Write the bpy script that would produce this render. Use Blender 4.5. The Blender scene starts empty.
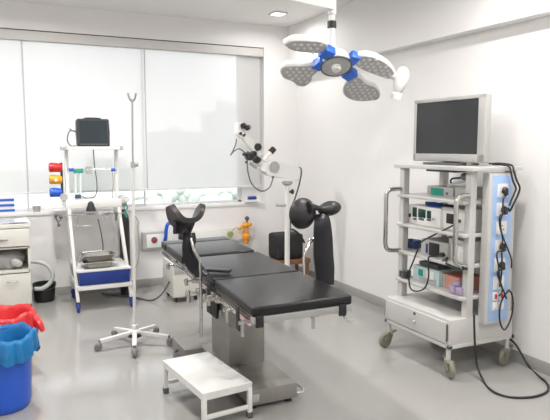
import bpy, bmesh, math, random
from math import sin, cos, pi, radians as R, atan, hypot
from mathutils import Vector as V, Matrix, Quaternion
random.seed(7)
S = bpy.context.scene
COL = S.collection

# ------------------------------------------------------------------ camera model (measured once, turns a view coordinate into a point of the room)
FPX = 594.5; PITCH = atan(64/594.5); YAW = atan(284/hypot(594.5, 64)); EYE = 1.55
_F = V((sin(YAW)*cos(PITCH), cos(YAW)*cos(PITCH), -sin(PITCH)))
_R = V((cos(YAW), -sin(YAW), 0)); _U = _R.cross(_F)
def _ray(x, y): return _F + _R*((x-275)/FPX) + _U*((210-y)/FPX)
def at(x, y, Y): d = _ray(x, y); t = Y/d.y; return V((d.x*t, Y, EYE+d.z*t))
def ax(x, y, X): d = _ray(x, y); t = X/d.x; return V((X, d.y*t, EYE+d.z*t))
def az(x, y, Z): d = _ray(x, y); t = (Z-EYE)/d.z; return V((d.x*t, d.y*t, Z))

# ------------------------------------------------------------------ materials
def mat(name, col, rough=.5, metal=0., noise=.06, scale=12., bump=0., coat=0., spec=.5, trans=0.):
    m = bpy.data.materials.new(name); m.use_nodes = True
    nt = m.node_tree; b = nt.nodes['Principled BSDF']
    b.inputs['Roughness'].default_value = rough; b.inputs['Metallic'].default_value = metal
    b.inputs['Coat Weight'].default_value = coat; b.inputs['Specular IOR Level'].default_value = spec
    tc = nt.nodes.new('ShaderNodeTexCoord'); n = nt.nodes.new('ShaderNodeTexNoise')
    n.inputs['Scale'].default_value = scale; n.inputs['Detail'].default_value = 4
    nt.links.new(tc.outputs['Object'], n.inputs['Vector'])
    mx = nt.nodes.new('ShaderNodeMix'); mx.data_type = 'RGBA'
    mx.inputs['A'].default_value = (*[c*(1-noise) for c in col], 1)
    mx.inputs['B'].default_value = (*[min(1, c*(1+noise)) for c in col], 1)
    nt.links.new(n.outputs['Fac'], mx.inputs['Factor']); nt.links.new(mx.outputs['Result'], b.inputs['Base Color'])
    if bump:
        bp = nt.nodes.new('ShaderNodeBump'); bp.inputs['Strength'].default_value = bump; bp.inputs['Distance'].default_value = .01
        nt.links.new(n.outputs['Fac'], bp.inputs['Height']); nt.links.new(bp.outputs['Normal'], b.inputs['Normal'])
    return m
def emis(name, col, st):
    m = bpy.data.materials.new(name); m.use_nodes = True; nt = m.node_tree
    b = nt.nodes['Principled BSDF']; b.inputs['Base Color'].default_value = (*col, 1)
    b.inputs['Emission Color'].default_value = (*col, 1); b.inputs['Emission Strength'].default_value = st
    return m
M = {}
M['wall'] = mat('painted wall', (.80, .79, .785), .6, noise=.012, scale=2)
M['ceil'] = mat('painted ceiling', (.80, .79, .775), .7, noise=.012, scale=2)
M['skirt'] = mat('grey skirting', (.36, .355, .35), .4)
M['white'] = mat('white enamel', (.72, .72, .70), .3, noise=.02)
M['cream'] = mat('cream enamel', (.66, .65, .60), .38, noise=.03)
M['offwhite'] = mat('off white plastic', (.78, .78, .76), .35, noise=.02)
M['grey'] = mat('grey plastic', (.38, .38, .38), .45)
M['lgrey'] = mat('light grey plastic', (.42, .42, .405), .45, noise=.03)
M['dgrey'] = mat('dark grey plastic', (.10, .10, .105), .45)
M['black'] = mat('black plastic', (.018, .018, .02), .4)
M['rubber'] = mat('black rubber', (.012, .012, .013), .55)
M['vinyl'] = mat('black vinyl upholstery', (.014, .014, .015), .32, noise=.2, scale=30, bump=.15, spec=.3)
M['foam'] = mat('moulded black foam', (.018, .018, .02), .42, noise=.15, scale=20, bump=.05)
M['cover'] = mat('crinkled dark cover', (.010, .010, .014), .34, spec=.35, noise=.3, scale=9, bump=.6)
M['steel'] = mat('brushed stainless steel', (.30, .285, .262), .36, 1., noise=.12, scale=6, bump=.02)
M['chrome'] = mat('chrome', (.72, .72, .72), .14, 1., noise=.03)
M['screen'] = mat('dark glass screen', (.03, .032, .035), .12, noise=.05)
M['screen2'] = mat('switched off display', (.018, .028, .034), .18, noise=.05)
M['blue'] = mat('blue plastic', (.015, .10, .52), .35)
M['jointblue'] = mat('bright blue plastic', (.03, .15, .66), .35)
M['lblue'] = mat('pale blue laminate', (.34, .49, .75), .4, noise=.02)
M['dblue'] = mat('dark blue enamel', (.012, .035, .21), .4)
M['binblue'] = mat('blue bin plastic', (.018, .10, .56), .38, noise=.08, scale=3)
M['linerblue'] = mat('blue plastic film', (.01, .17, .42), .3, noise=.25, scale=14, bump=.5)
M['linerred'] = mat('red plastic film', (.68, .03, .035), .3, noise=.2, scale=14, bump=.5)
M['red'] = mat('red plastic', (.55, .015, .02), .35)
M['yellow'] = mat('amber plastic', (.72, .33, .02), .35)
M['orange'] = mat('orange plastic', (.80, .34, .03), .4)
M['green'] = mat('green panel', (.01, .27, .19), .35)
M['dispgreen'] = mat('dark green display', (.008, .05, .035), .2)
M['caster'] = mat('grey green caster plastic', (.20, .20, .15), .5)
M['castgrey'] = mat('grey caster rubber', (.22, .22, .22), .6)
M['wood'] = mat('brown wood', (.20, .09, .04), .5, noise=.25, scale=9)
M['salmon'] = mat('salmon carton', (.62, .27, .2), .6)
M['teal'] = mat('pale teal carton', (.45, .57, .58), .55, noise=.12)
M['purple'] = mat('mauve wrap', (.40, .33, .47), .5, noise=.2, scale=30)
M['navy'] = mat('navy cable', (.03, .05, .14), .5)
M['bluecab'] = mat('blue cable', (.02, .12, .5), .45)
M['hose'] = mat('pale grey hose', (.50, .53, .50), .45)
M['tealtube'] = mat('green tubing', (.03, .28, .22), .4)
M['glass_tube'] = mat('clear plastic tube', (.62, .70, .66), .15)
M['cartwhite'] = mat('cart off white enamel', (.53, .525, .51), .38, noise=.03)
M['rodgrey'] = mat('dull grey steel', (.42, .42, .42), .35, .6)
M['tubesteel'] = mat('polished steel tube', (.5, .49, .47), .2, 1., noise=.05)
M['basesteel'] = mat('worn satin steel', (.30, .29, .27), .42, .55, noise=.22, scale=7)
M['grey2'] = mat('pale grey metal', (.36, .36, .35), .4, .2)
M['led'] = mat('led lens grey', (.44, .44, .44), .4, noise=.2, scale=60)
M['bead'] = mat('led lens bead', (.66, .66, .66), .2)
M['foil'] = mat('crinkled foil sheet', (.75, .75, .76), .25, .6, noise=.1, scale=25, bump=.6)
M['alu'] = mat('white aluminium', (.72, .73, .74), .4)
M['cassette'] = mat('grey beige cassette', (.60, .59, .575), .5, noise=.02)
M['gap'] = mat('dark seal', (.10, .09, .08), .7)  # dark colour stands in for the shade inside narrow gaps
M['lamp'] = emis('lit diffuser', (1, .98, .95), 6.0)
M['bag'] = mat('black bag cloth', (.015, .015, .016), .7, bump=.3)
M['greencap'] = mat('olive knob', (.30, .32, .10), .4)
M['stone'] = mat('hazed concrete', (.74, .74, .73), .8)  # distance haze is put into the colour by paling it
M['earth'] = mat('hazed ground', (.52, .56, .48), .9, noise=.3, scale=.1)  # lightened base colour imitates outdoor haze
M['leaf'] = mat('hazy green leaves', (.60, .65, .58), .8, noise=.35, scale=1.5)  # green washed towards white, so haze and overexposure sit in the colour
M['bark'] = mat('tree bark', (.2, .15, .1), .9)

def floor_mat():
    m = mat('grey resin floor', (.325, .319, .306), .22, noise=.05, scale=1.3, spec=.5)
    nt = m.node_tree; b = nt.nodes['Principled BSDF']
    tc = [n for n in nt.nodes if n.type == 'TEX_COORD'][0]
    n2 = nt.nodes.new('ShaderNodeTexNoise'); n2.inputs['Scale'].default_value = 5; n2.inputs['Detail'].default_value = 6
    nt.links.new(tc.outputs['Object'], n2.inputs['Vector'])
    mr = nt.nodes.new('ShaderNodeMapRange'); mr.inputs['To Min'].default_value = .08; mr.inputs['To Max'].default_value = .17
    nt.links.new(n2.outputs['Fac'], mr.inputs['Value']); nt.links.new(mr.outputs['Result'], b.inputs['Roughness'])
    return m
M['floor'] = floor_mat()
def blind_mat():
    m = bpy.data.materials.new('translucent blind cloth'); m.use_nodes = True; nt = m.node_tree
    nt.nodes.remove(nt.nodes['Principled BSDF']); out = nt.nodes['Material Output']
    tc = nt.nodes.new('ShaderNodeTexCoord'); w = nt.nodes.new('ShaderNodeTexNoise'); w.inputs['Scale'].default_value = 3
    nt.links.new(tc.outputs['Object'], w.inputs['Vector'])
    tr = nt.nodes.new('ShaderNodeBsdfTransparent'); tr.inputs['Color'].default_value = (1, 1, 1, 1)
    tl = nt.nodes.new('ShaderNodeBsdfTranslucent'); df = nt.nodes.new('ShaderNodeBsdfDiffuse')
    mx = nt.nodes.new('ShaderNodeMix'); mx.data_type = 'RGBA'
    mx.inputs['A'].default_value = (.355, .362, .372, 1); mx.inputs['B'].default_value = (.37, .377, .387, 1)
    nt.links.new(w.outputs['Fac'], mx.inputs['Factor'])
    nt.links.new(mx.outputs['Result'], tl.inputs['Color']); df.inputs['Color'].default_value = (.44, .435, .425, 1)
    ad = nt.nodes.new('ShaderNodeAddShader'); nt.links.new(tl.outputs[0], ad.inputs[0]); nt.links.new(df.outputs[0], ad.inputs[1])
    mix = nt.nodes.new('ShaderNodeMixShader'); mix.inputs[0].default_value = .86
    nt.links.new(tr.outputs[0], mix.inputs[1]); nt.links.new(ad.outputs[0], mix.inputs[2]); nt.links.new(mix.outputs[0], out.inputs[0])
    return m
M['blind'] = blind_mat()
def pane_mat():
    m = bpy.data.materials.new('window pane'); m.use_nodes = True; nt = m.node_tree
    nt.nodes.remove(nt.nodes['Principled BSDF']); out = nt.nodes['Material Output']
    tr = nt.nodes.new('ShaderNodeBsdfTransparent'); tr.inputs['Color'].default_value = (.98, .98, .985, 1)
    gl = nt.nodes.new('ShaderNodeBsdfGlossy'); gl.inputs['Roughness'].default_value = .02
    fr = nt.nodes.new('ShaderNodeFresnel'); fr.inputs['IOR'].default_value = 1.4
    mix = nt.nodes.new('ShaderNodeMixShader'); nt.links.new(fr.outputs[0], mix.inputs[0])
    nt.links.new(tr.outputs[0], mix.inputs[1]); nt.links.new(gl.outputs[0], mix.inputs[2]); nt.links.new(mix.outputs[0], out.inputs[0])
    return m
M['pane'] = pane_mat()

# ------------------------------------------------------------------ mesh helpers
def frame_z(d):
    d = V(d).normalized(); return d.to_track_quat('Z', 'Y').to_matrix()
def spline(pts, k=6):
    pts = [V(p) for p in pts]
    if k < 2 or len(pts) < 3: return pts
    P = [pts[0]*2-pts[1]] + pts + [pts[-1]*2-pts[-2]]; out = []
    for i in range(1, len(P)-2):
        a, b, c, d = P[i-1:i+3]
        for j in range(k):
            t = j/k
            out.append(.5*((2*b)+(c-a)*t+(2*a-5*b+4*c-d)*t*t+(3*b-a-3*c+d)*t**3))
    out.append(pts[-1]); return out
class MB:
    def __init__(s): s.b = bmesh.new()
    def _bev(s, vs, bev, seg=2):
        if bev > 0:
            es = list({e for v in vs for e in v.link_edges})
            bmesh.ops.bevel(s.b, geom=es, offset=bev, segments=seg, affect='EDGES', profile=.6)
    def box(s, a, c, bev=0., seg=2, mtx=None):
        a = V(a); c = V(c); vs = []
        for z in (a.z, c.z):
            for x, y in ((a.x, a.y), (c.x, a.y), (c.x, c.y), (a.x, c.y)):
                p = V((x, y, z)); vs.append(s.b.verts.new(mtx @ p if mtx else p))
        for f in ((3, 2, 1, 0), (4, 5, 6, 7), (0, 1, 5, 4), (1, 2, 6, 5), (2, 3, 7, 6), (3, 0, 4, 7)): s.b.faces.new([vs[i] for i in f])
        s._bev(vs, bev, seg); return s
    def bar(s, p, q, w, h, bev=0., up=(0, 0, 1)):
        p = V(p); q = V(q); d = (q-p); L = d.length; d.normalize(); u = V(up)
        if abs(d.dot(u)) > .98: u = V((0, 1, 0))
        sd = d.cross(u).normalized(); u = sd.cross(d)
        m = Matrix((sd, d, u)).transposed().to_4x4(); m.translation = p
        return s.box((-w/2, 0, -h/2), (w/2, L, h/2), bev, 2, m)
    def ring(s, c, m, r, n, r2=None):
        r2 = r if r2 is None else r2
        return [s.b.verts.new(V(c)+m @ V((r*cos(2*pi*i/n), r2*sin(2*pi*i/n), 0))) for i in range(n)]
    def bridge(s, A, B):
        n = len(A)
        for i in range(n): s.b.faces.new((A[i], A[(i+1) % n], B[(i+1) % n], B[i]))
    def cyl(s, p, q, r, r2=None, n=20, bev=0.):
        p = V(p); q = V(q); m = frame_z(q-p); r2 = r if r2 is None else r2
        if bev:
            d = (q-p).normalized()*bev
            return s.rings([(p, max(r-bev, 1e-4)), (p+d, r), (q-d, r2), (q, max(r2-bev, 1e-4))], m, n)
        return s.rings([(p, r), (q, r2)], m, n)
    def rings(s, rs, m, n=20, caps=True):
        prev = None
        for c, r in rs:
            k = s.ring(c, m, r, n)
            if prev: s.bridge(prev, k)
            elif caps: s.b.faces.new(k[::-1])
            prev = k
        if caps: s.b.faces.new(prev)
        return s
    def lathe(s, prof, c=(0, 0, 0), axis=(0, 0, 1), n=28, caps=True):
        m = frame_z(axis); a = V(axis).normalized()
        return s.rings([(V(c)+a*z, max(r, 1e-4)) for r, z in prof], m, n, caps)
    def tube(s, pts, r, n=8, k=6, rf=None):
        P = spline(pts, k); T = []
        for i in range(len(P)): T.append((P[min(i+1, len(P)-1)]-P[max(i-1, 0)]).normalized())
        m = frame_z(T[0]); prev = None
        for i, p in enumerate(P):
            if i: m = T[i-1].rotation_difference(T[i]).to_matrix() @ m
            rr = rf(i/(len(P)-1)) if rf else r
            kk = s.ring(p, m, rr, n)
            if prev: s.bridge(prev, kk)
            else: s.b.faces.new(kk[::-1])
            prev = kk
        s.b.faces.new(prev); return s
    def ell(s, c, rad, mtx=None, u=20, v=12):
        m = Matrix.Translation(V(c)) @ (mtx.to_4x4() if mtx else Matrix()) @ Matrix.Diagonal((*rad, 1))
        bmesh.ops.create_uvsphere(s.b, u_segments=u, v_segments=v, radius=1, matrix=m); return s
    def grid(s, fn, nu, nv, th=.01, closed_u=False):
        """surface fn(u,v) in 0..1, given thickness th along its normal"""
        def nrm(u, v):
            e = 1e-3; a = fn(min(u+e, 1), v)-fn(max(u-e, 0), v); b = fn(u, min(v+e, 1))-fn(u, max(v-e, 0))
            c = a.cross(b); return c.normalized() if c.length > 1e-12 else V((0, 0, 1))
        A = []; B = []
        for i in range(nu+1):
            ra = []; rb = []
            for j in range(nv+1):
                u = i/nu; v = j/nv; p = fn(u, v); q = nrm(u, v)
                ra.append(s.b.verts.new(p+q*th/2)); rb.append(s.b.verts.new(p-q*th/2))
            A.append(ra); B.append(rb)
        for i in range(nu):
            for j in range(nv):
                s.b.faces.new((A[i][j], A[i+1][j], A[i+1][j+1], A[i][j+1])); s.b.faces.new((B[i][j+1], B[i+1][j+1], B[i+1][j], B[i][j]))
        for i in range(nu):
            s.b.faces.new((A[i][0], B[i][0], B[i+1][0], A[i+1][0])); s.b.faces.new((A[i+1][nv], B[i+1][nv], B[i][nv], A[i][nv]))
        for j in range(nv):
            s.b.faces.new((A[0][j+1], B[0][j+1], B[0][j], A[0][j])); s.b.faces.new((A[nu][j], B[nu][j], B[nu][j+1], A[nu][j+1]))
        return s
    def prism(s, outline, z0, z1, mtx=None, bev=0.):
        lo = [s.b.verts.new((mtx or Matrix()) @ V((x, y, z0))) for x, y in outline]
        hi = [s.b.verts.new((mtx or Matrix()) @ V((x, y, z1))) for x, y in outline]
        s.bridge(lo, hi); s.b.faces.new(lo[::-1]); s.b.faces.new(hi)
        if bev:
            es = [e for v in lo+hi for e in v.link_edges]
            cap = list({e for e in es if (e.verts[0] in lo) == (e.verts[1] in lo)})
            bmesh.ops.bevel(s.b, geom=cap, offset=bev, segments=2, affect='EDGES')
        return s
    def build(s, name, m, parent=None, world=True, smooth=40):
        bmesh.ops.recalc_face_normals(s.b, faces=s.b.faces[:])
        me = bpy.data.meshes.new(name)
        if parent is not None and world:
            s.b.transform(WM[parent.name].inverted())
        s.b.to_mesh(me); s.b.free(); me.materials.append(m)
        me.shade_smooth(); me.set_sharp_from_angle(angle=R(smooth))
        o = bpy.data.objects.new(name, me); COL.objects.link(o)
        if parent is not None: o.parent = parent; WM[o.name] = WM[parent.name]
        else: WM[o.name] = Matrix()
        return o
WM = {}
def tag(o, label, cat, group=None, kind=None):
    if label: o['label'] = label
    if cat: o['category'] = cat
    if group: o['group'] = group
    if kind: o['kind'] = kind
    return o
def thing(name, label, cat, loc=(0, 0, 0), rz=0., group=None):
    o = bpy.data.objects.new(name, None); COL.objects.link(o); o.empty_display_size = .1
    o.location = loc; o.rotation_euler = (0, 0, rz)
    WM[o.name] = Matrix.Translation(V(loc)) @ Matrix.Rotation(rz, 4, 'Z')
    return tag(o, label, cat, group)
def one(mb, name, m, label, cat, group=None, smooth=40):
    """a thing that is one mesh; its origin goes to its base"""
    o = mb.build(name, m, smooth=smooth)
    vs = [v.co for v in o.data.vertices]
    c = V(((min(v.x for v in vs)+max(v.x for v in vs))/2, (min(v.y for v in vs)+max(v.y for v in vs))/2, min(v.z for v in vs)))
    o.data.transform(Matrix.Translation(-c)); o.location = c
    WM[o.name] = Matrix.Translation(c)
    return tag(o, label, cat, group)
def struct(mb, name, m, parent=None):
    o = mb.build(name, m, parent)
    if parent is None: o['kind'] = 'structure'
    return o
def copy_tree(o, parent=None):
    c = o.copy(); COL.objects.link(c)
    if parent is not None: c.parent = parent
    for ch in list(o.children): copy_tree(ch, c)
    return c

# ================================================================== THE SETTING
XW, YB, ZC = 3.36, 6.47, 2.95
XL, YF = -1.3, -1.3
struct(MB().box((XL-.2, YF-.2, -.1), (XW+.2, YB+.3, 0)), 'floor', M['floor'])
struct(MB().box((XL-.2, YF-.2, ZC), (XW+.2, YB+.3, ZC+.1)), 'ceiling', M['ceil'])
wb = MB()
WX0, WX1, WZ0, WZ1 = -1.0, 2.93, .88, 2.69
wb.box((XL-.2, YB, 0), (XW+.2, YB+.28, WZ0)); wb.box((XL-.2, YB, WZ1), (XW+.2, YB+.28, ZC))
wb.box((XL-.2, YB, WZ0), (WX0, YB+.28, WZ1)); wb.box((WX1, YB, WZ0), (XW+.2, YB+.28, WZ1))
wb.box((2.70, YB+.13, WZ0), (WX1, YB+.28, WZ1))
struct(wb, 'wall_back', M['wall'])
struct(MB().box((XW, YF, 0), (XW+.2, YB, ZC)), 'wall_right', M['wall'])
struct(MB().box((XL-.2, YF, 0), (XL, YB, ZC)), 'wall_left', M['wall'])
struct(MB().box((XL, YF-.2, 0), (XW, YF, ZC)), 'wall_front', M['wall'])
struct(MB().box((3.25, YF, 2.405), (XW, YB, ZC)), 'trim_1', M['wall'])
struct(MB().box((XL, YB-.012, 0), (XW, YB, .085), .002), 'baseboard_back', M['skirt'])
struct(MB().box((XW-.012, YF, 0), (XW, YB-.012, .085), .002), 'baseboard_right', M['skirt'])
wf = MB(); yo = YB+.16
for x0, x1 in ((WX0, WX0+.05), (.316, .328), (1.531, 1.543), (2.66, 2.70)): wf.box((x0, yo, WZ0), (x1, yo+.05, WZ1), .004)
wf.box((WX0, yo, WZ0), (2.70, yo+.05, WZ0+.025)); wf.box((WX0, yo, WZ1-.05), (2.70, yo+.05, WZ1))
win = struct(wf, 'window_1', M['alu'])
MB().box((WX0+.02, yo+.02, WZ0+.02), (2.68, yo+.026, WZ1-.02)).build('pane', M['pane'], win)
struct(MB().box((WX0+.002, YB-.015, WZ0-.03), (WX1-.002, YB+.158, WZ0+.004), .004), 'windowsill', M['wall'])
# roller blinds
cas = thing('blind_cassette', 'long beige-grey roller blind cassette across the top of the window', 'blind cassette', (1, 6.5, 2.56))
MB().box((WX0+.005, YB+.002, 2.588), (WX1-.005, YB+.09, 2.68), .006).build('housing', M['cassette'], cas)
MB().box((WX0+.005, YB+.004, 2.68), (WX1-.005, YB+.09, 2.689)).build('gap_shade', M['gap'], cas)  # dark strip painted in for the shaded gap above the housing
for x0, x1, lb in ((-.985, .3215, 'leftmost white translucent roller blind, cut by the left edge of the photo'),
                   (.3225, 1.5365, 'middle white translucent roller blind, behind the small black monitor and the drip stand'),
                   (1.5375, 2.905, 'right white translucent roller blind with pale buildings showing through, nearest the room corner')):
    t = thing('roller_blind', lb, 'blind', ((x0+x1)/2, 6.52, 1.062), group='roller blinds over the window')
    m = MB(); m.b.faces.new([m.b.verts.new(p) for p in ((x0, 6.52, 1.085), (x1, 6.52, 1.085), (x1, 6.52, 2.61), (x0, 6.52, 2.61))])
    m.build('fabric', M['blind'], t)   # a single sheet of cloth
    MB().box((x0, 6.513, 1.062), (x1, 6.527, 1.086), .003).build('bottom_bar', M['alu'], t)
    for xe in (x0, x1-.005): MB().box((xe, 6.5165, 1.086), (xe+.005, 6.5185, 2.61)).build('side_hem', M['lgrey'], t)
# outside
struct(MB().box((-150, 12, -14.2), (260, 420, -14)), 'ground', M['earth'])
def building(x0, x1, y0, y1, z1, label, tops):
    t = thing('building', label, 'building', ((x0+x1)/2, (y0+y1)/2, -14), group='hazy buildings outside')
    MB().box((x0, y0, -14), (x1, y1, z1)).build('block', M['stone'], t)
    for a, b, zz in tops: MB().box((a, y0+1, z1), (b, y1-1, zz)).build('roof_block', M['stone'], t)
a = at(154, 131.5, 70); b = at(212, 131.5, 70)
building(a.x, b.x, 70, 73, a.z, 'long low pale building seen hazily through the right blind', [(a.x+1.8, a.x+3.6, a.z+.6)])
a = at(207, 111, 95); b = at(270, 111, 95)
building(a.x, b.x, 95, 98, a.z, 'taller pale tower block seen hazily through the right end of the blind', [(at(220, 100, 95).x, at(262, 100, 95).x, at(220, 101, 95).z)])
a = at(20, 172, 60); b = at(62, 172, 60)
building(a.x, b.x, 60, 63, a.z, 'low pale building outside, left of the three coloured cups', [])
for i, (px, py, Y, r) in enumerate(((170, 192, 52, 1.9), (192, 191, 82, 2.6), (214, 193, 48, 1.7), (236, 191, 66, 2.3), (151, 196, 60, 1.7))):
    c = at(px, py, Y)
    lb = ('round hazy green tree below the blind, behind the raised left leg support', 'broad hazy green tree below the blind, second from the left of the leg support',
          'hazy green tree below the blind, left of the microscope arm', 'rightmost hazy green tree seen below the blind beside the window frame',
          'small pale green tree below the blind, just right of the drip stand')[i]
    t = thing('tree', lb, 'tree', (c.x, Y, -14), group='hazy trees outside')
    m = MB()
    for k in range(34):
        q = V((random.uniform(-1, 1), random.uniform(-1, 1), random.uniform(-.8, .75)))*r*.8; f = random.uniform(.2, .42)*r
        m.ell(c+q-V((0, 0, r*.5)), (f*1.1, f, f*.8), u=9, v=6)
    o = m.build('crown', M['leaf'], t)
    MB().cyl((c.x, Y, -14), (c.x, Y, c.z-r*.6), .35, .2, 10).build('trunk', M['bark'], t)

# ceiling lights (the one in view and the rest of the same grid, plus one added as fill)
def downlight(x, y, lb, p):
    t = thing('ceiling_light', lb, 'light', (x, y, ZC-.02), group='square ceiling downlights')
    m = MB(); s = .075
    for a0, a1 in (((-s, -s), (s, -s+.012)), ((-s, s-.012), (s, s)), ((-s, -s), (-s+.012, s)), ((s-.012, -s), (s, s))):
        m.box((x+a0[0], y+a0[1], ZC-.016), (x+a1[0], y+a1[1], ZC), .002)
    m.build('bezel', M['white'], t)
    MB().box((x-s+.012, y-s+.012, ZC-.010), (x+s-.012, y+s-.012, ZC-.001)).build('diffuser', M['lamp'], t)
    L = bpy.data.lights.new('downlight_lamp', 'AREA'); L.energy = p; L.shape = 'SQUARE'; L.size = .13; L.color = (1, .975, .945); L.spread = R(170)
    o = bpy.data.objects.new('downlight_lamp', L); COL.objects.link(o); o.location = (x, y, ZC-.02)
downlight(2.81, 5.84, 'square white ceiling downlight near the room corner, left of the surgical lamp tube', 7)
for x, y, p in ((.35, 5.0, 38), (1.35, 4.3, 16), (.35, 2.6, 26), (2.6, 2.6, 24), (.35, .2, 26), (2.6, .2, 28)):  # the off-grid lamp above the table is added to brighten the right wall
    downlight(x, y, 'unseen square white ceiling downlight outside the picture', p)

# ================================================================== OPERATING TABLE
TR = R(-3.2); TO = V((1.46, 3.66, 0)); near = V((1.393, 2.59, 0))
tbl = thing('operating_table', 'black-padded operating table on a stainless steel pedestal in the room centre', 'operating table', TO, TR)
TM = Matrix.Translation(near) @ Matrix.Rotation(TR, 4, 'Z')          # table-top frame: x across, y from the near end
tilt = Matrix.Translation(V((0, 0, .77))) @ Matrix.Rotation(R(-1.2), 4, 'Y') @ Matrix.Translation(V((0, 0, -.77)))
TT = TM @ tilt
W = .278
def pad(y0, y1, th=.048, w=W, bev=.014):
    m = MB(); m.box((-w, y0, .77-th), (w, y1, .77), bev, 3, TT); return m
for y0, y1, th in ((0, .655, .05), (.672, 1.40, .055), (1.475, 2.03, .06), (2.04, 2.22, .06)):
    p = pad(y0, y1, th).build('pad', M['vinyl'], tbl)
    for sx in (-W, W): MB().tube([TT @ V((sx, y0+.02, .77-th/2)), TT @ V((sx, y1-.02, .77-th/2))], .0035, 6, 1).build('piping', M['rubber'], p)
MB().box((-W+.03, 1.395, .715), (W-.03, 1.48, .752), .012, 2, TT).build('pad_bridge', M['vinyl'], tbl)
m = MB()
for y0, y1 in ((.02, .66), (.68, 1.40), (1.47, 2.2)): m.box((-W+.015, y0, .690), (W-.015, y1, .718), .004, 2, TT)
m.build('top_plate', M['steel'], tbl)
for sx in (-1, 1):
    for y0, y1 in ((.03, .63), (.70, 2.15)):
        r_ = MB().box((sx*(W+.004)-.005, y0, .672), (sx*(W+.004)+.005, y1, .700), .002, 2, TT).build('side_rail', M['chrome'], tbl)
MB().box((-W-.006, -.002, .684), (W-.004, .02, .720), .003, 2, TT).build('end_rail', M['grey2'], tbl)
for x in (-W+.035, W-.06):
    MB().box((x-.02, -.010, .668), (x+.02, .006, .728), .003, 2, TT).build('strap', M['rubber'], tbl)
MB().box((-W-.014, .18, .60), (-W-.006, .225, .73), .003, 2, TT).build('strap', M['rubber'], tbl)
MB().box((-W-.014, .70, .56), (-W-.006, .78, .73), .003, 2, TT).build('strap', M['rubber'], tbl)
MB().tube([TT @ V(p) for p in ((W-.05, .0, .665), (W-.045, -.02, .645), (W-.02, -.03, .640), (W-.0, -.03, .643))], .006).build('hook', M['chrome'], tbl)
for x, y in ((-W-.02, .10), (-W-.02, .36), (W-.20, .06)):
    MB().cyl(TT @ V((x, y, .685)), TT @ V((x, y, .60)), .009).cyl(TT @ V((x-.02, y, .67)), TT @ V((x+.03, y, .67)), .010).build('clamp', M['tubesteel'], tbl)
for y in (.52, .60, 1.05, 1.6):
    MB().box((-W-.03, y, .665), (-W+.0, y+.045, .71), .004, 2, TT).cyl(TT @ V((-W-.03, y+.02, .685)), TT @ V((-W-.085, y+.02, .682)), .008).cyl(TT @ V((-W-.07, y+.02, .70)), TT @ V((-W-.07, y+.02, .655)), .012).build('clamp', M['tubesteel'], tbl)
# pedestal
MB().box((1.30, 3.085, .028), (1.615, 4.0, .122), .006).box((1.17, 3.95, .028), (1.75, 4.28, .115), .006).build('base', M['basesteel'], tbl)
for x, y in ((1.34, 3.13), (1.575, 3.13), (1.22, 4.2), (1.70, 4.2)): MB().cyl((x, y, 0), (x, y, .03), .022, n=14).build('foot', M['rubber'], tbl)
MB().box((1.335, 3.50, .12), (1.585, 3.84, .45), .004).build('column', M['basesteel'], tbl)
MB().box((1.318, 3.48, .40), (1.602, 3.86, .56), .004).build('column_sleeve', M['basesteel'], tbl)
MB().box((1.30, 3.46, .53), (1.62, 3.88, .70), .006).build('table_head', M['basesteel'], tbl)
MB().box((1.585, 3.60, .12), (1.615, 3.84, .27), .003).build('control_box', M['basesteel'], tbl)
MB().box((1.309, 3.60, .44), (1.319, 3.68, .475), .002).build('rating_plate', M['offwhite'], tbl)
MB().box((1.285, 3.60, .42), (1.30, 3.80, .62), .004).build('bellows', M['rubber'], tbl)
MB().tube([(1.60, 3.10, .055), (1.655, 3.095, .05), (1.675, 3.12, .05), (1.67, 3.21, .052), (1.61, 3.22, .055)], .007).build('pedal_bar', M['chrome'], tbl)
MB().tube([(1.20, 3.97, .06), (1.14, 3.96, .06), (1.12, 4.03, .06), (1.15, 4.12, .06), (1.18, 4.12, .06)], .012).build('pedal_bar', M['dgrey'], tbl)
MB().box((1.308, 3.079, .05), (1.36, 3.086, .10), .001).build('nameplate', M['lgrey'], tbl)

# leg supports clamped to the table rails
def leg_cover(pts, w, t):
    """pts centre line, w(v) half width along x', t thickness"""
    return pts
ls = thing('leg_support', 'black saddle leg support on a bent chrome rod at the left of the operating table', 'leg support', (1.10, 3.42, .60), group='leg supports on the operating table')
c0 = at(188, 219, 3.42)
def saddle(u, v):
    s = (u-.5)*2; t = .5+(v-.5)*(1-.55*abs(s)**5)
    x = .098*math.copysign(abs(s)**.8, s)*(1-.06*t) - .006
    z = .098*abs(s)**2.2 - .115*t*t*(.5 if s < 0 else 1.15)*(1-.3*abs(s)) - .01*t
    y = -.075+.22*t
    return c0+V((x, y, z))
MB().grid(saddle, 32, 12, .030).build('saddle', M['foam'], ls)
m = MB()
m.grid(lambda u, v: at(181+ (u-.5)*13, 222+v*12, 3.47)+V((0, .02*sin(pi*u), 0)), 6, 5, .022)
m.build('pad_underside', M['rubber'], ls)
def band(px, Y, th, world=True):
    """a strap whose left and right edges pass through the listed view points"""
    Lp = spline([at(a, b, Y+dy) for a, b, c, d, dy in px], 6); Rp = spline([at(c, d, Y+dy) for a, b, c, d, dy in px], 6); n = len(Lp)-1
    def f(u, v):
        i = min(int(v*n), n-1); t = v*n-i
        l = Lp[i].lerp(Lp[i+1], t); r = Rp[i].lerp(Rp[i+1], t); p = l.lerp(r, u)
        return p+V((0, -.014*sin(pi*u), 0))
    return MB().grid(f, 8, n, th)
band([(184, 233, 194, 233, .02), (183, 240, 195, 240, 0), (182.5, 250, 194, 247, 0), (184, 261, 197, 259, 0), (190, 271, 203, 268, 0), (198, 277, 209, 274, -.02)], 3.42, .018).build('padded_strap', M['cover'], ls)
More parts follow.
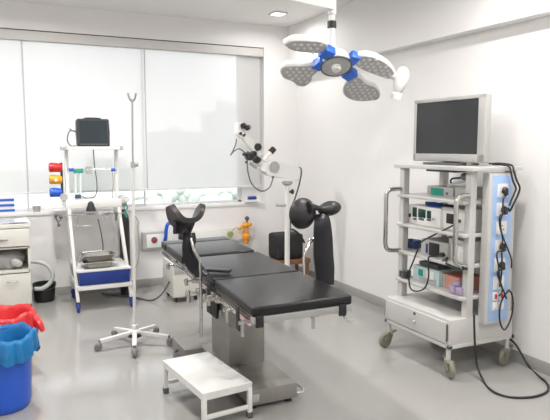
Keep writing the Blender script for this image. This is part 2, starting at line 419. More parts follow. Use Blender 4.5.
MB().tube([at(191, 238, 3.40), at(194, 250, 3.375), at(199.3, 260, 3.37), at(200.4, 268, 3.37), at(201, 300, 3.38), at(201.2, 338, 3.38)], .0095, 10, 6).build('rod', M['tubesteel'], ls)
k = at(200, 292, 3.42)
MB().box(k-V((.022, .03, .02)), k+V((.03, .03, .02)), .005).cyl(k-V((.09, 0, 0)), k+V((.03, 0, 0)), .010).cyl(k+V((-.075, 0, .02)), k+V((-.075, 0, -.06)), .013).build('clamp', M['tubesteel'], ls)
# loose end of the strap, lying on the pad
m = MB()
e0, e1 = az(207, 271, .78), az(231, 271.5, .785)
m.bar(e0+V((-.02, -.0, .012)), e1+V((0, 0, .004)), .065, .016, .006)
m.build('strap_tail', M['cover'], ls)

rs = thing('leg_support', 'black twin-lobed leg support on a broad dark post right of the operating table', 'leg support', (1.75, 3.05, .65), group='leg supports on the operating table')
Y = 3.08
def disc(c, rx, rz, rot, yaw, cup, th):
    m = Matrix.Translation(c) @ Matrix.Rotation(R(yaw), 4, 'Z') @ Matrix.Rotation(R(rot), 4, 'Y')
    mb = MB().ell((0, 0, 0), (1, 1, 1), None, 32, 20)
    for v in mb.b.verts:
        x, y, z = v.co; v.co = m @ V((rx*x, th*y+cup*(x*x+z*z), rz*z))
    return mb
m1 = disc(at(305.5, 214, Y), .098, .094, 10, 8, .03, .022)
me = bpy.data.meshes.new('tmp'); disc(at(330.5, 208.8, Y+.02), .076, .046, -8, -12, .02, .022).b.to_mesh(me); m1.b.from_mesh(me); bpy.data.meshes.remove(me)
me = bpy.data.meshes.new('tmp'); MB().tube([at(308, 208, Y-.01), at(315, 207.5, Y), at(322, 209, Y+.01), at(330, 209, Y+.02)], .02, 12, 5, rf=lambda t: .038-.022*sin(pi*t)).b.to_mesh(me); m1.b.from_mesh(me); bpy.data.meshes.remove(me)
m1.build('saddle', M['foam'], rs, smooth=60)
band([(316, 217, 325, 214, .03), (314, 224, 327.5, 222, .0), (313.5, 240, 329.5, 236, 0), (313.5, 255, 330.5, 254, 0), (315, 270, 331.5, 268, 0), (316, 284, 331, 284, 0)], Y, .045).build('padded_post', M['cover'], rs)
MB().tube([at(304, 275, Y-.06), at(304, 256, Y-.05), at(307, 249, Y-.03), at(310.5, 242, Y), at(314, 238, Y+.01)], .008, 10, 5).ell(at(310.5, 241, Y), (.014, .014, .014)).build('rod', M['tubesteel'], rs)
k = at(308, 279, Y-.04)
MB().box(k-V((.03, .03, .04)), k+V((.0, .03, .0)), .005).build('clamp', M['grey'], rs)

# ================================================================== STEP STOOL
P = [az(166, 361.3, .21), az(203.6, 350.6, .21), az(252.9, 380.6, .21), az(202.3, 396.5, .21)]
sc = (P[0]+P[1]+P[2]+P[3])/4; dl = ((P[2]-P[1])+(P[3]-P[0])).normalized(); dw = V((-dl.y, dl.x, 0))
st = thing('step_stool', 'low white painted metal step stool in front of the operating table pedestal', 'step stool', (sc.x, sc.y, 0), math.atan2(dl.y, dl.x))
hl, hw = .30, .155
def SL(x, y, z): return V((x, y, z))
m = MB(); m.box((-hl, -hw, .195), (hl, hw, .212), .004)
m.build('top', M['white'], st, world=False)
m = MB()
for y in (-hw+.011, hw-.011): m.box((-hl+.004, y-.010, .168), (hl-.004, y+.010, .196), .002)
for x in (-hl+.012, hl-.012): m.box((x-.010, -hw+.01, .168), (x+.010, hw-.01, .196), .002)
m.build('apron', M['white'], st, world=False)
for sx in (-1, 1):
    for sy in (-1, 1):
        x, y = sx*(hl-.013), sy*(hw-.013)
        l = MB().box((x-.0125, y-.0125, .025), (x+.0125, y+.0125, .18), .002).build('leg', M['white'], st, world=False)
        MB().box((x-.016, y-.016, 0), (x+.016, y+.016, .035), .004).build('rubber_foot', M['dgrey'], l, world=False)
for sx in (-1, 1):
    x = sx*(hl-.013); MB().box((x-.009, -hw+.02, .055), (x+.009, hw-.02, .078), .002).build('stretcher', M['white'], st, world=False)

# ================================================================== DRIP STAND
iv = thing('drip_stand', 'tall slim white drip stand on five casters between trolley and operating table', 'drip stand', (.95, 4.56, 0))
c = V((.95, 4.56, 0))
MB().cyl(c+V((0, 0, .10)), c+V((.018, 0, 1.42)), .0125, n=16).build('pole', M['white'], iv)
MB().cyl(c+V((.018, 0, 1.40)), c+V((.026, 0, 1.90)), .007, n=12).build('telescopic_rod', M['rodgrey'], iv)
MB().cyl(c+V((.018, 0, 1.385)), c+V((.018, 0, 1.43)), .018, n=16).cyl(c+V((.028, 0, 1.41)), c+V((.058, -.01, 1.41)), .018, n=14, bev=.004).build('clamp_knob', M['lgrey'], iv)
m = MB()
for k in range(4):
    a = k*pi/2+.5; d = V((cos(a), sin(a), 0))
    m.tube([c+V((.026, 0, 1.885)), c+d*.02+V((.026, 0, 1.895)), c+d*.034+V((.026, 0, 1.92)), c+d*.04+V((.026, 0, 1.945))], .006, 6, 5)
m.build('hook', M['rodgrey'], iv)
MB().lathe([(.03, .085), (.045, .09), (.045, .115), (.024, .125), (.024, .16), (.016, .165)], c).build('hub', M['white'], iv)
MB().lathe([(.03, .066), (.056, .07), (.056, .092), (.03, .1)], c).build('hub_cap', M['black'], iv)
for k in range(5):
    a = R(185+72*k); d = V((cos(a), sin(a), 0)); e = c+d*.27
    l = MB().bar(c+d*.035+V((0, 0, .098)), e+V((0, 0, .072)), .034, .030, .008).build('leg', M['white'], iv)
    n_ = V((-d.y, d.x, 0)); w = c+d*.285
    MB().cyl(w-n_*.014+V((0, 0, .031)), w+n_*.014+V((0, 0, .031)), .031, n=18, bev=.006).cyl(e+V((0, 0, .05)), e+V((0, 0, .085)), .012, n=10).ell(w+V((0, 0, .045)), (.024, .024, .022), u=12, v=8).build('caster', M['castgrey'], l)

# ================================================================== WHITE SUPPLY TROLLEY (left)
tr = thing('supply_trolley', 'white metal supply trolley with blue drawer under the small black monitor', 'trolley', (.92, 5.95, 0))
tx0, tx1 = .645, 1.14
MB().box((.625, 5.95, 1.515), (1.165, 6.30, 1.545), .004).build('top_shelf', M['white'], tr)
for x in (.632, 1.152):
    for y in (5.96, 6.29): MB().box((x-.012, y-.012, 1.51), (x+.022, y+.012, 1.548), .003).build('corner_cap', M['grey'], tr)
for x in (.655, 1.128):
    MB().box((x-.017, 6.08, 1.0), (x+.017, 6.115, 1.52), .003).build('post', M['white'], tr)
MB().box((.615, 5.90, .955), (1.135, 6.32, 1.03), .005).build('worktop', M['white'], tr)
MB().lathe([(.046, 0), (.044, .02), (.034, .045), (.026, .075), (.018, .088), (.004, .094)], at(91, 211, 5.85), (0, 0, 1)).build('knob', M['rubber'], tr)
for x, xb, yt, ybt in ((.640, .666, 5.92, 5.685), (1.105, 1.160, 5.92, 5.685), (.672, .690, 6.29, 6.275), (1.14, 1.185, 6.29, 6.275)):
    l = MB().bar((x, yt, .96), (xb, ybt, .10), .029, .030, .003).build('leg', M['white'], tr)
    MB().cyl((xb-.013, ybt, .044), (xb+.013, ybt, .044), .044, n=20, bev=.008).cyl((xb, ybt, .05), (xb, ybt, .12), .012, n=10).box((xb-.02, ybt-.02, .05), (xb+.02, ybt+.02, .085), .006).build('caster', M['dblue'], l)
MB().box((.665, 5.68, .375), (1.165, 6.28, .395), .004).build('lower_shelf', M['white'], tr)
MB().box((.665, 5.68, .205), (1.17, 6.28, .250), .004).build('bottom_frame', M['white'], tr)
dr = MB().box((.685, 5.675, .255), (1.150, 6.20, .372), .004).build('drawer', M['dblue'], tr)
m = MB().cyl(at(67, 170, 6.08), at(116, 169.2, 6.08), .012, n=12); m.build('crossbar', M['chrome'], tr)
for a_, b_ in ((69, 74), (111, 115)): MB().cyl(at(a_, 170, 6.07), at(b_, 169.5, 6.07), .017, n=14).build('crossbar_collar', M['blue'], tr)
m = MB().box(at(86, 174, 6.09)+V((0, -.02, 0)), at(92, 166.5, 6.09)+V((0, .02, 0)), .004); m.build('crossbar_clamp', M['lgrey'], tr)
# instrument rail
MB().cyl(at(57, 215.5, 5.86), at(124, 213, 5.86), .006, n=8).cyl(at(72, 215, 5.86), at(72, 215, 5.95), .006, n=8).cyl(at(112, 213.5, 5.86), at(112, 213.5, 5.95), .006, n=8).build('instrument_rail', M['chrome'], tr)
MB().box((.60, 5.97, 1.02), (.622, 6.0, 1.06), .003).cyl((.605, 5.985, 1.065), (.605, 5.955, 1.065), .036, n=22, bev=.004).build('round_catch', M['grey'], tr)
MB().tube([at(77, 214, 5.85), at(76.5, 225.5, 5.85), at(92, 225.8, 5.85), at(92, 223, 5.85)], .005, 8, 1).build('wire_bracket', M['chrome'], tr)
m = MB().tube([at(57, 215.2, 5.86), at(55.5, 217, 5.84), at(57.5, 221, 5.83), at(59, 224.5, 5.83)], .007, 8, 4)
for q in ((56, 215.5), (59, 225), (60.8, 217)): m.ell(at(*q, 5.83), (.017, .017, .017), u=10, v=8)
m.tube([at(59, 215, 5.85), at(61, 218, 5.84), at(59, 222, 5.83)], .005, 6, 4)
m.build('ball_jointed_arm', M['dgrey'], tr)
MB().box(at(99, 215, 5.85)-V((.003, .012, .0)), at(113, 211, 5.85)+V((0, .012, .0)), .002).build('rail_clip', M['chrome'], tr)
MB().box((.595, 6.07, 1.06), (.615, 6.12, 1.39), .004).build('cup_bracket', M['black'], tr)
# forceps and clips on the rail
for px, py, dx, lb, dk in ((107, 214, .3, 'small steel clip hanging from the trolley rail, middle of the three', .055), (116.5, 213, -1.5, 'dark scissor-shaped clip at the right end of the trolley rail', .075), (103, 214, 0, 'leftmost small steel clip hanging from the trolley rail', .045)):
    p = at(px, py, 5.845); m = MB()
    m.tube([p+V((-.008, 0, .01)), p+V((-.006, 0, -.02)), p+V((-.012, 0, -dk))], .004, 6, 4)
    m.tube([p+V((.008, 0, .01)), p+V((.004, 0, -.02)), p+V((.012+dx*.01, 0, -dk))], .004, 6, 4)
    m.ell(p+V((0, 0, -.01)), (.012, .008, .012), u=10, v=8)
    one(m, 'hanging_clip', M['grey'] if dx > -1 else M['dgrey'], lb, 'clip', 'clips on the trolley rail')
# coloured cups on the bracket
for i, (py, mk, cn) in enumerate(((167.5, 'red', 'red'), (179.5, 'yellow', 'amber yellow'), (192.5, 'blue', 'blue'))):
    a_, b_ = at(48.8+i*.4, py, 6.09), at(62, py, 6.09); b_.z = a_.z-.004
    lb = {'red': 'red plastic cup, topmost of three on the black bracket left of the trolley', 'yellow': 'amber yellow plastic cup, middle of three on the black bracket left of the trolley', 'blue': 'blue plastic cup, lowest of three on the black bracket left of the trolley'}[mk]
    t = thing('storage_cup', lb, 'cup', b_-V((.06, 0, .04)), group='coloured cups on the bracket')
    MB().rings([(a_, .036), (a_+V((.006, 0, 0)), .043), (a_+V((.05, 0, 0)), .045), (b_-V((.012, 0, 0)), .041), (b_, .036)], frame_z(b_-a_), 24).build('body', M[mk], t)
    MB().rings([(a_+V((.008, 0, 0)), .044), (a_+V((.02, 0, 0)), .0465), (a_+V((.032, 0, 0)), .0465), (a_+V((.04, 0, 0)), .044)], frame_z(b_-a_), 24).build('band', M[mk], t)
    MB().box(a_+V((.045, -.047, -.018)), a_+V((.07, -.043, .008)), .002).build('sticker', M['white'] if i == 1 else M[mk], t)
# small black monitor on the trolley
pm = thing('patient_monitor', 'small black portable monitor with a carry handle on top of the white trolley', 'monitor', (.93, 6.05, 1.545))
bl, br = at(76.5, 147.2, 6.02), at(109, 146.8, 6.02); tl_ = at(75.6, 118.8, 6.02); tr_ = at(108.7, 118.8, 6.02)
z0 = 1.547
dh = (tl_.z-bl.z)
out = [(0, 0), (.29, 0), (.298, .006), (.302, dh*.5), (.300, dh-.012), (.288, dh-.002), (.012, dh-.002), (.0, dh-.012), (-.004, dh*.5)]
pmx = Matrix.Translation((bl.x+.012, 6.02, z0)) @ Matrix.Rotation(pi/2+R(-6), 4, 'X')
w_ = (br.x-bl.x)/.30
out = [(x*w_, y) for x, y in out]
MB().prism(out, -.10, .0, pmx, .008).build('body', M['black'], pm)
MB().prism([(.022*w_, .035), (.278*w_, .035), (.278*w_, dh-.022), (.022*w_, dh-.022)], .0, .003, pmx).build('screen', M['screen2'], pm)
m = MB()
for k in range(9): m.prism([((.03+.028*k)*w_, .013), ((.048+.028*k)*w_, .013), ((.048+.028*k)*w_, .024), ((.03+.028*k)*w_, .024)], .0, .004, pmx)
m.build('key_row', M['dgrey'], pm)
MB().tube([pmx @ V(p) for p in ((.07*w_, dh-.004, -.04), (.085*w_, dh+.006, -.04), (.15*w_, dh+.009, -.04), (.215*w_, dh+.006, -.04), (.23*w_, dh-.004, -.04))], .008, 8, 5).build('handle', M['black'], pm)
MB().tube([at(76, 131, 6.05), at(70, 131, 6.05), at(68, 135, 6.05), at(67.5, 141, 6.04), at(71, 146, 6.03), at(76, 145.8, 6.02)], .006, 8, 6).tube([at(69.5, 128.5, 6.05), at(72, 130.5, 6.05), at(76, 132, 6.06)], .006, 6, 4).build('lead', M['dgrey'], pm)
m = MB().tube([at(93, 147, 6.32), at(94.5, 165, 6.31), at(97, 185, 6.28), at(95, 196, 6.2), at(86, 198, 6.15), at(79, 194, 6.12)], .005, 8, 8)
one(m, 'signal_cable', M['dgrey'], 'thin dark cable hanging behind the trolley crossbar in a loop', 'cable')
one(MB().tube([at(112.5, 172, 6.06), at(113.3, 183, 6.06), at(112.3, 193, 6.08), at(113, 199.5, 6.1)], .005, 8, 6), 'signal_cable', M['grey'], 'short grey cable hanging from the right end of the trolley crossbar', 'cable')
one(MB().tube([at(98, 219, 6.34), at(101, 232, 6.34), at(103, 247, 6.3), at(101.5, 256, 6.2)], .006, 8, 6), 'power_cable', M['dgrey'], 'thin dark cable running down to the steel trays on the trolley', 'cable')
fm = thing('flow_tube', 'clear greenish vertical tube pair hanging from the left of the trolley crossbar', 'flow tube', at(78, 198, 6.06))
MB().cyl(at(75.7, 172, 6.055), at(75.7, 197, 6.055), .013, n=14).cyl(at(80.6, 172, 6.055), at(80.6, 197, 6.055), .013, n=14).build('tube', M['glass_tube'], fm)
MB().box(at(73.6, 173, 6.055)-V((0, .018, 0)), at(83, 168.5, 6.055)+V((0, .018, 0)), .004).build('top_cap', M['tealtube'], fm)
MB().box(at(75, 198.5, 6.055)-V((0, .018, 0)), at(81, 194.5, 6.055)+V((0, .018, 0)), .004).build('bottom_cap', M['navy'], fm)
# steel trays
for i, (z, w, lb) in enumerate(((.396, .285, 'stainless steel instrument tray, lower of the two stacked on the white trolley'), (.462, .30, 'stainless steel instrument tray with wire rim, upper of the two stacked on the white trolley'))):
    cx, cy = .875+.004*i, 5.82
    t = thing('instrument_tray', lb, 'tray', (cx, cy, z), R(2-3*i), 'steel trays on the trolley')
    def rr(hx, hy, r, n=5):
        o = []
        for sx, sy, a0 in ((1, 1, 0), (-1, 1, 90), (-1, -1, 180), (1, -1, 270)):
            for k in range(n+1):
                a = R(a0+90*k/n); o.append((sx*(hx-r)+r*cos(a), sy*(hy-r)+r*sin(a)))
        return o
    m = MB(); prev = None; n = 24
    for hx, hy, zz in ((w/2-.03, .085, 0), (w/2-.012, .10, .05), (w/2, .112, .056), (w/2, .112, .060), (w/2-.014, .098, .055), (w/2-.03, .083, .005)):
        k = [m.b.verts.new((x, y, zz)) for x, y in rr(hx, hy, .03)]
        if prev: m.bridge(prev, k)
        else: m.b.faces.new(k[::-1])
        prev = k
    m.b.faces.new(prev)
    m.build('pan', M['steel'], t, world=False)
    m = MB(); pts = [V((x, y, .062)) for x, y in rr(w/2+.006, .118, .03)]; m.tube(pts+[pts[0]], .004, 6, 1)
    for sx in (-1, 1): m.tube([(sx*(w/2), -.04, .058), (sx*(w/2+.02), -.03, .05), (sx*(w/2+.02), .03, .05), (sx*(w/2), .04, .058)], .004, 6, 4)
    m.build('wire_rim', M['chrome'], t, world=False)
# black cylinder and gauges behind the trolley
gc = at(125.3, 262, 6.2)
cy = thing('gas_cylinder', 'narrow black gas cylinder behind the right posts of the white trolley', 'gas cylinder', (gc.x, 6.2, 0))
MB().lathe([(.045, 0), (.052, .01), (.052, .78), (.045, .83), (.022, .87), (.018, .9)], (gc.x, 6.2, 0), n=24).build('body', M['black'], cy)
MB().cyl((gc.x, 6.2, .89), (gc.x, 6.2, .98), .016, n=12).box((gc.x-.03, 6.17, .93), (gc.x+.03, 6.2, .965), .005).build('valve', M['chrome'], cy)
for px, py in ((121.8, 197.8), (126.2, 199.5)):
    q = at(px, py, 6.12)
    g = MB().cyl(q+V((0, .02, 0)), q, .030, n=22, bev=.003).build('gauge', M['grey'], cy)
    MB().cyl(q+V((0, .001, 0)), q-V((0, .002, 0)), .024, n=22).build('dial', M['white'], g)
    MB().tube([q+V((0, .015, -.028)), q+V((.006, .03, -.06)), V((gc.x, 6.19, .95))], .007, 8, 4).build('gauge_stem', M['chrome'], g)
one(MB().tube([at(125.5, 203, 6.1), at(127.5, 208, 6.08), at(125, 212, 6.07), at(127, 217, 6.07), at(124.5, 214, 6.06)], .008, 8, 6), 'green_tube', M['tealtube'], 'short green tubing coiled below the two round gauges', 'tube')
one(MB().tube([at(134, 214, 6.3), at(138.5, 222, 6.3), at(138, 228, 6.3), at(139, 248, 6.35), at(138, 262, 6.35), at(134, 271, 6.3)], .006, 8, 8), 'grey_tube', M['lgrey'], 'thin pale tube hanging on the wall right of the drip stand', 'tube')

# ================================================================== LEFT CABINET
cb = thing('bedside_cabinet', 'cream steel cabinet with drawer and open shelf at the left edge', 'cabinet', (.06, 6.15, 0))
cx0, cx1, cy0, cy1 = -.19, .285, 5.95, 6.36
m = MB()
m.box((cx0, cy0+.004, .045), (cx0+.018, cy1, .80), .002); m.box((cx1-.018, cy0+.004, .045), (cx1, cy1, .80), .002)
m.box((cx0, cy1-.015, .045), (cx1, cy1, .80)); m.box((cx0, cy0+.004, .045), (cx1, cy1, .065)); m.box((cx0, cy0+.004, .375), (cx1, cy1, .395)); m.box((cx0, cy0+.004, .60), (cx1, cy1, .615))
m.build('body', M['cream'], cb)
MB().box((cx0-.012, cy0-.012, .795), (cx1+.012, cy1+.01, .835), .005).build('top', M['cream'], cb)
d = MB().box((cx0+.006, cy0-.012, .625), (cx1-.006, cy0+.3, .789), .004).build('drawer', M['cream'], cb)
MB().box((.02, cy0-.03, .69), (.10, cy0-.012, .702), .003).build('handle', M['chrome'], d)
d = MB().box((cx0+.006, cy0-.012, .07), (cx1-.006, cy0+.01, .365), .004).build('door', M['cream'], cb)
MB().tube([(.08, cy0-.012, .30), (.08, cy0-.03, .30), (.16, cy0-.03, .30), (.16, cy0-.012, .30)], .005, 8, 2).build('handle', M['chrome'], d)
for x in (cx0+.03, cx1-.03):
    for y in (cy0+.04, cy1-.04): MB().box((x-.015, y-.015, 0), (x+.015, y+.015, .05), .003).build('foot', M['grey'], cb)
one(MB().grid(lambda u, v: V((-.19+.475*u, 5.95+.40*v, .842+.004*sin(9*u+5*v)+.003*sin(23*v-7*u))), 20, 14, .004), 'foil_sheet', M['foil'], 'crinkled silver sheet covering the top of the cream cabinet', 'sheet')
m = MB().ell((.03, 6.13, .47), (.20, .13, .10), u=24, v=14)
for v in m.b.verts:
    n_ = .012*sin(31*v.co.x+17*v.co.z)+.010*sin(43*v.co.y+9*v.co.x); v.co += V((n_, n_*.6, n_)); v.co.z = max(v.co.z, .396)
bg = one(m, 'cloth_bag', M['grey'], 'crumpled dark grey bag inside the open shelf of the cream cabinet', 'bag')
m = MB().ell((.165, 6.0, .46), (.052, .02, .042), u=18, v=10)
for v in m.b.verts: v.co += V((.006*sin(60*v.co.z), 0, .006*sin(55*v.co.x)))
one(m, 'white_pack', M['lgrey'], 'small pale crumpled packet in front of the dark bag in the cabinet', 'packet')
# sill items
for i, (py0, py1) in enumerate(((212, 208), (207.2, 203), (202.4, 198))):
    q = at(15, py0, 6.49); zz = WZ0+.005+.0525*i
    t = thing('white_box', ('white box with a blue stripe, lowest of three stacked on the windowsill', 'white box with a blue stripe, middle of three stacked on the windowsill', 'white box with a blue stripe, topmost of three stacked on the windowsill')[i], 'box', (.05, 6.55, zz), group='striped boxes on the windowsill')
    MB().box((-.08, 6.48, zz), (.185, 6.62, zz+.052), .003).build('carton', M['white'], t)
    MB().box((-.081, 6.4785, zz+.012), (.186, 6.621, zz+.036), .001).build('stripe', M['blue'], t)
one(MB().lathe([(.028, 0), (.036, .005), (.040, .045), (.043, .055), (.036, .055), (.033, .012), (.001, .01)], (.392, 6.50, WZ0+.004)), 'metal_pot', M['lgrey'], 'small grey metal pot on the windowsill left of the trolley', 'pot')

# bucket and hose behind the cabinet
bk = thing('bucket', 'round black bucket on the floor between the cabinet and the trolley', 'bucket', (.42, 6.30, 0))
MB().lathe([(.085, 0), (.095, .01), (.108, .17), (.112, .18), (.102, .18), (.09, .02), (.001, .015)], (.42, 6.30, 0)).build('body', M['black'], bk)
MB().tube([V((.31, 6.30, .17)), V((.33, 6.21, .15)), V((.42, 6.18, .13)), V((.51, 6.21, .15)), V((.53, 6.30, .17))], .005, 6, 5).build('handle', M['dgrey'], bk)
one(MB().tube([at(31, 261.5, 6.2), at(38, 262, 6.18), at(46, 264.5, 6.16), at(51.5, 271, 6.15), at(52.5, 277, 6.15), at(49, 284, 6.15), at(42, 288.5, 6.15), at(35, 289, 6.17)], .021, 12, 7), 'vacuum_hose', M['hose'], 'pale grey thick hose curling out from the cream cabinet over the black bucket', 'hose')

# ================================================================== BINS
def bin_(name, c, r, h, mk, lk, lb, lb2, cat):
    t = thing(name, lb, 'bin', c)
    cz = V(c)
    MB().lathe([(r*.80, 0), (r*.86, .012), (r*.90, .05), (r*.97, h-.05), (r*1.0, h-.03), (r*1.05, h-.02), (r*1.05, h), (r*.98, h), (r*.84, .03), (.001, .02)], cz, n=40).build('body', M[mk], t)
    hd = MB().tube([cz+V((r*1.02, .02, h-.08)), cz+V((r*1.12, -.01, h-.11)), cz+V((r*1.22, -.03, h-.08))], .006, 6, 5)
    hd.build('handle', M['dgrey'], t)
    rnd = random.Random(len(name)+int(r*1000))
    ph = [rnd.uniform(0, 6.28) for _ in range(6)]
    def film(u, v):
        a = 2*pi*u
        wob = .014*sin(3*a+ph[0])+.009*sin(7*a+ph[1])+.006*sin(13*a+ph[2])
        # v 0: bottom inside, .5: over the rim, 1: outer hem
        prof = [(.75, -.16), (.9, -.06), (.99, .012), (1.06, .028), (1.13, .012), (1.155, -.05), (1.14, -.105)]
        x = v*(len(prof)-1); i = min(int(x), len(prof)-2); f = x-i
        rr_ = prof[i][0]*(1-f)+prof[i+1][0]*f; zz = prof[i][1]*(1-f)+prof[i+1][1]*f
        k = max(0, v-.35)
        fold = .012*sin(17*a+ph[3]+3*v)+.009*sin(29*a+ph[4])
        rad = r*rr_+k*fold*1.2
        return cz+V((rad*cos(a), rad*sin(a), h+zz+wob*(.25+.9*k)+.012*sin(5*a+ph[5])))
    m = MB().grid(film, 110, 18, .0015)
    bmesh.ops.remove_doubles(m.b, verts=m.b.verts[:], dist=1e-5)
    if 'red' in lk:
        m.tube([cz+V((r*1.08, -.05, h-.03)), cz+V((r*1.22, -.10, h-.06)), cz+V((r*1.34, -.12, h-.11))], .03, 8, 5, rf=lambda q: .035*(1-.6*q))
    one(m, 'bin_liner', M[lk], lb2, 'bin liner', 'bin liners')
bin_('waste_bin', (-.005, 3.79, 0), .178, .425, 'binblue', 'linerblue', 'round blue waste bin at the lower left edge, nearest the camera', 'blue plastic liner folded over the rim of the blue bin', 'bin')
bin_('waste_bin', (.02, 4.42, 0), .185, .385, 'red', 'linerred', 'red waste bin standing behind the blue bin', 'red plastic liner hanging over the bin behind the blue one', 'bin')

# ================================================================== UNDER-TABLE UNIT, WALL SERVICES
un = thing('suction_unit', 'cream box-shaped machine on the floor behind the operating table', 'machine', (1.72, 5.75, 0))
a_ = az(165, 290, .06); 
MB().box((1.56, 5.62, .055), (1.84, 6.02, .40), .012).build('housing', M['cream'], un)
MB().box((1.57, 5.612, .30), (1.83, 5.622, .385), .003).build('control_panel', M['lgrey'], un)
for x in (1.60, 1.80):
    for y in (5.67, 5.97):
        MB().cyl((x-.012, y, .03), (x+.012, y, .03), .03, n=16, bev=.005).box((x-.016, y-.016, .03), (x+.016, y+.016, .06), .003).build('caster', M['black'], un)
one(MB().tube([(1.56, 5.75, .20), (1.48, 5.75, .08), (1.38, 5.8, .012), (1.25, 6.0, .012), (1.1, 6.15, .012), (.98, 6.3, .012)], .009, 8, 8), 'floor_cable', M['dgrey'], 'dark cable on the floor from the cream machine towards the trolley', 'cable')
tk = thing('service_trunking', 'white medical service trunking along the wall under the window', 'trunking', (2.1, 6.44, .48))
z0, z1 = .455, .60
MB().box((1.60, 6.41, z0), (2.76, 6.458, z1), .004).build('trunking_body', M['offwhite'], tk)
o_ = at(142.5, 250, 6.40); o2 = at(167, 231.5, 6.40)
MB().box((o_.x, 6.395, o_.z), (o2.x, 6.458, o2.z), .006).build('outlet_box', M['lgrey'], tk)
MB().box((o_.x+.045, 6.388, o_.z+.02), (o2.x-.02, 6.397, o2.z-.02), .003).build('outlet_plate', M['offwhite'], tk)
q = at(154.3, 240, 6.385); MB().cyl(q+V((0, .01, 0)), q-V((0, .012, 0)), .034, n=22, bev=.003).build('outlet_ring', M['dgrey'], tk)
MB().cyl(q, q-V((0, .022, 0)), .019, n=18, bev=.003).build('outlet_button', M['red'], tk)
q = at(230.5, 234, 6.385); MB().cyl(q+V((0, .03, 0)), q-V((0, .025, 0)), .032, n=22, bev=.006).build('valve_knob', M['greencap'], tk)
q = at(190, 234, 6.40); MB().box(q-V((.05, 0, .04)), q+V((.05, .012, .04)), .003).build('socket', M['white'], tk)
one(MB().tube([at(164.5, 241, 6.393), at(165.6, 238, 6.33), at(166.3, 229, 6.31), at(168, 224, 6.31), at(173, 222.5, 6.32), at(179, 224.5, 6.34), at(181.5, 228, 6.37), at(182.5, 230, 6.385)], .02, 12, 6), 'gas_hose', M['blue'], 'short bright blue hose curving behind the head of the operating table', 'hose')
one(MB().cyl(at(183, 225, 6.38), at(183, 233, 6.38), .02, n=14), 'red_connector', M['red'], 'small red connector half hidden behind the left leg support', 'connector')
orr = thing('suction_regulator', 'orange suction regulator with a black knob on the wall trunking near the corner', 'regulator', at(246, 242, 6.38))
q = at(246.2, 233, 6.36)
MB().lathe([(.026, 0), (.03, .01), (.03, .05), (.022, .06), (.05, .065), (.052, .10), (.03, .112), (.024, .12)], at(246.2, 243.5, 6.36)).build('body', M['orange'], orr)
MB().ell(at(246.3, 225, 6.36), (.05, .045, .032)).cyl(at(246.3, 236, 6.36), at(246.3, 222, 6.36), .022, n=16).build('upper_body', M['orange'], orr)
MB().cyl(at(242, 226, 6.36), at(238.5, 229, 6.36), .018, n=12).cyl(at(246, 226, 6.36), at(251.5, 224, 6.36), .022, n=12).build('side_port', M['orange'], orr)
MB().ell(at(247, 218.3, 6.36), (.028, .028, .026)).cyl(at(247, 219, 6.36), at(247, 224, 6.36), .012, n=10).build('knob', M['dgrey'], orr)
one(MB().tube([at(241, 229, 6.37), at(237, 227.5, 6.37), at(233.5, 229, 6.37), at(231.5, 232, 6.37)], .005, 8, 6), 'suction_tube', M['lgrey'], 'thin grey tube from the orange regulator to the olive knob', 'tube')
MB_ = MB().box(at(246, 202.6, 6.40)-V((0, 0, 0)), at(259.5, 200, 6.40)+V((0, .068, 0)), .003)
one(MB_, 'small_ledge', M['offwhite'], 'small white ledge fixed at the right end of the windowsill', 'ledge')
o = at(248.5, 199.8, 6.42)
bb = thing('blue_box', 'small dark blue box on the white ledge at the right end of the windowsill', 'box', o)
zt = at(246, 200, 6.40).z+.001
MB().box((o.x, 6.415, zt), (o.x+.105, 6.463, zt+.022), .006).build('tray', M['dblue'], bb)
MB().box((o.x+.004, 6.412, zt+.022), (o.x+.10, 6.466, zt+.038), .006).build('lid', M['blue'], bb)

# ================================================================== COLPOSCOPE
YC = 5.3
p0 = at(287.3, 200, YC); cs = thing('examination_microscope', 'white binocular examination microscope on a pole stand by the room corner', 'microscope', (p0.x, YC, 0))
zc = at(287, 184, YC).z
MB().cyl((p0.x, YC, .10), (p0.x, YC, zc), .026, n=20).build('pole', M['white'], cs)
MB().lathe([(.03, 0), (.05, .012), (.055, .03), (.045, .04)], (p0.x, YC, zc-.012)).build('collar', M['grey'], cs)
for k in range(5):
    a = R(20+72*k); d = V((cos(a), sin(a), 0)); e = V((p0.x, YC, 0))+d*.27
    l = MB().bar(V((p0.x, YC, .10))+d*.01, e+V((0, 0, .075)), .045, .03, .006).build('leg', M['white'], cs)
    n_ = V((-d.y, d.x, 0)); MB().cyl(e-n_*.014+V((0, 0, .032)), e+n_*.014+V((0, 0, .032)), .032, n=16, bev=.006).cyl(e+V((0, 0, .04)), e+V((0, 0, .08)), .011, n=10).build('caster', M['castgrey'], l)
MB().cyl((p0.x, YC, .08), (p0.x, YC, .14), .045, n=20, bev=.006).build('hub', M['white'], cs)
def quad(pts, y0, y1, bev):
    """a slab whose outline is measured in the plane of the stand"""
    m = MB(); lo = [m.b.verts.new(at(x, y, YC)+V((0, y0, 0))) for x, y in pts]; hi = [m.b.verts.new(at(x, y, YC)+V((0, y1, 0))) for x, y in pts]
    m.bridge(lo, hi); m.b.faces.new(lo[::-1]); m.b.faces.new(hi)
    if bev: bmesh.ops.bevel(m.b, geom=m.b.edges[:], offset=bev, segments=2, affect='EDGES')
    return m
body = quad([(264, 172), (266, 162), (270, 159.5), (298, 167.5), (297.5, 180), (284, 178.5), (266, 175.5)], -.05, .06, .008).build('arm_housing', M['white'], cs)
q = at(272, 166.8, YC)-V((0, .05, 0))
MB().cyl(q+V((0, .004, 0)), q-V((0, .010, 0)), .056, n=30, bev=.003).build('disc_cover', M['grey'], body)
m = MB()
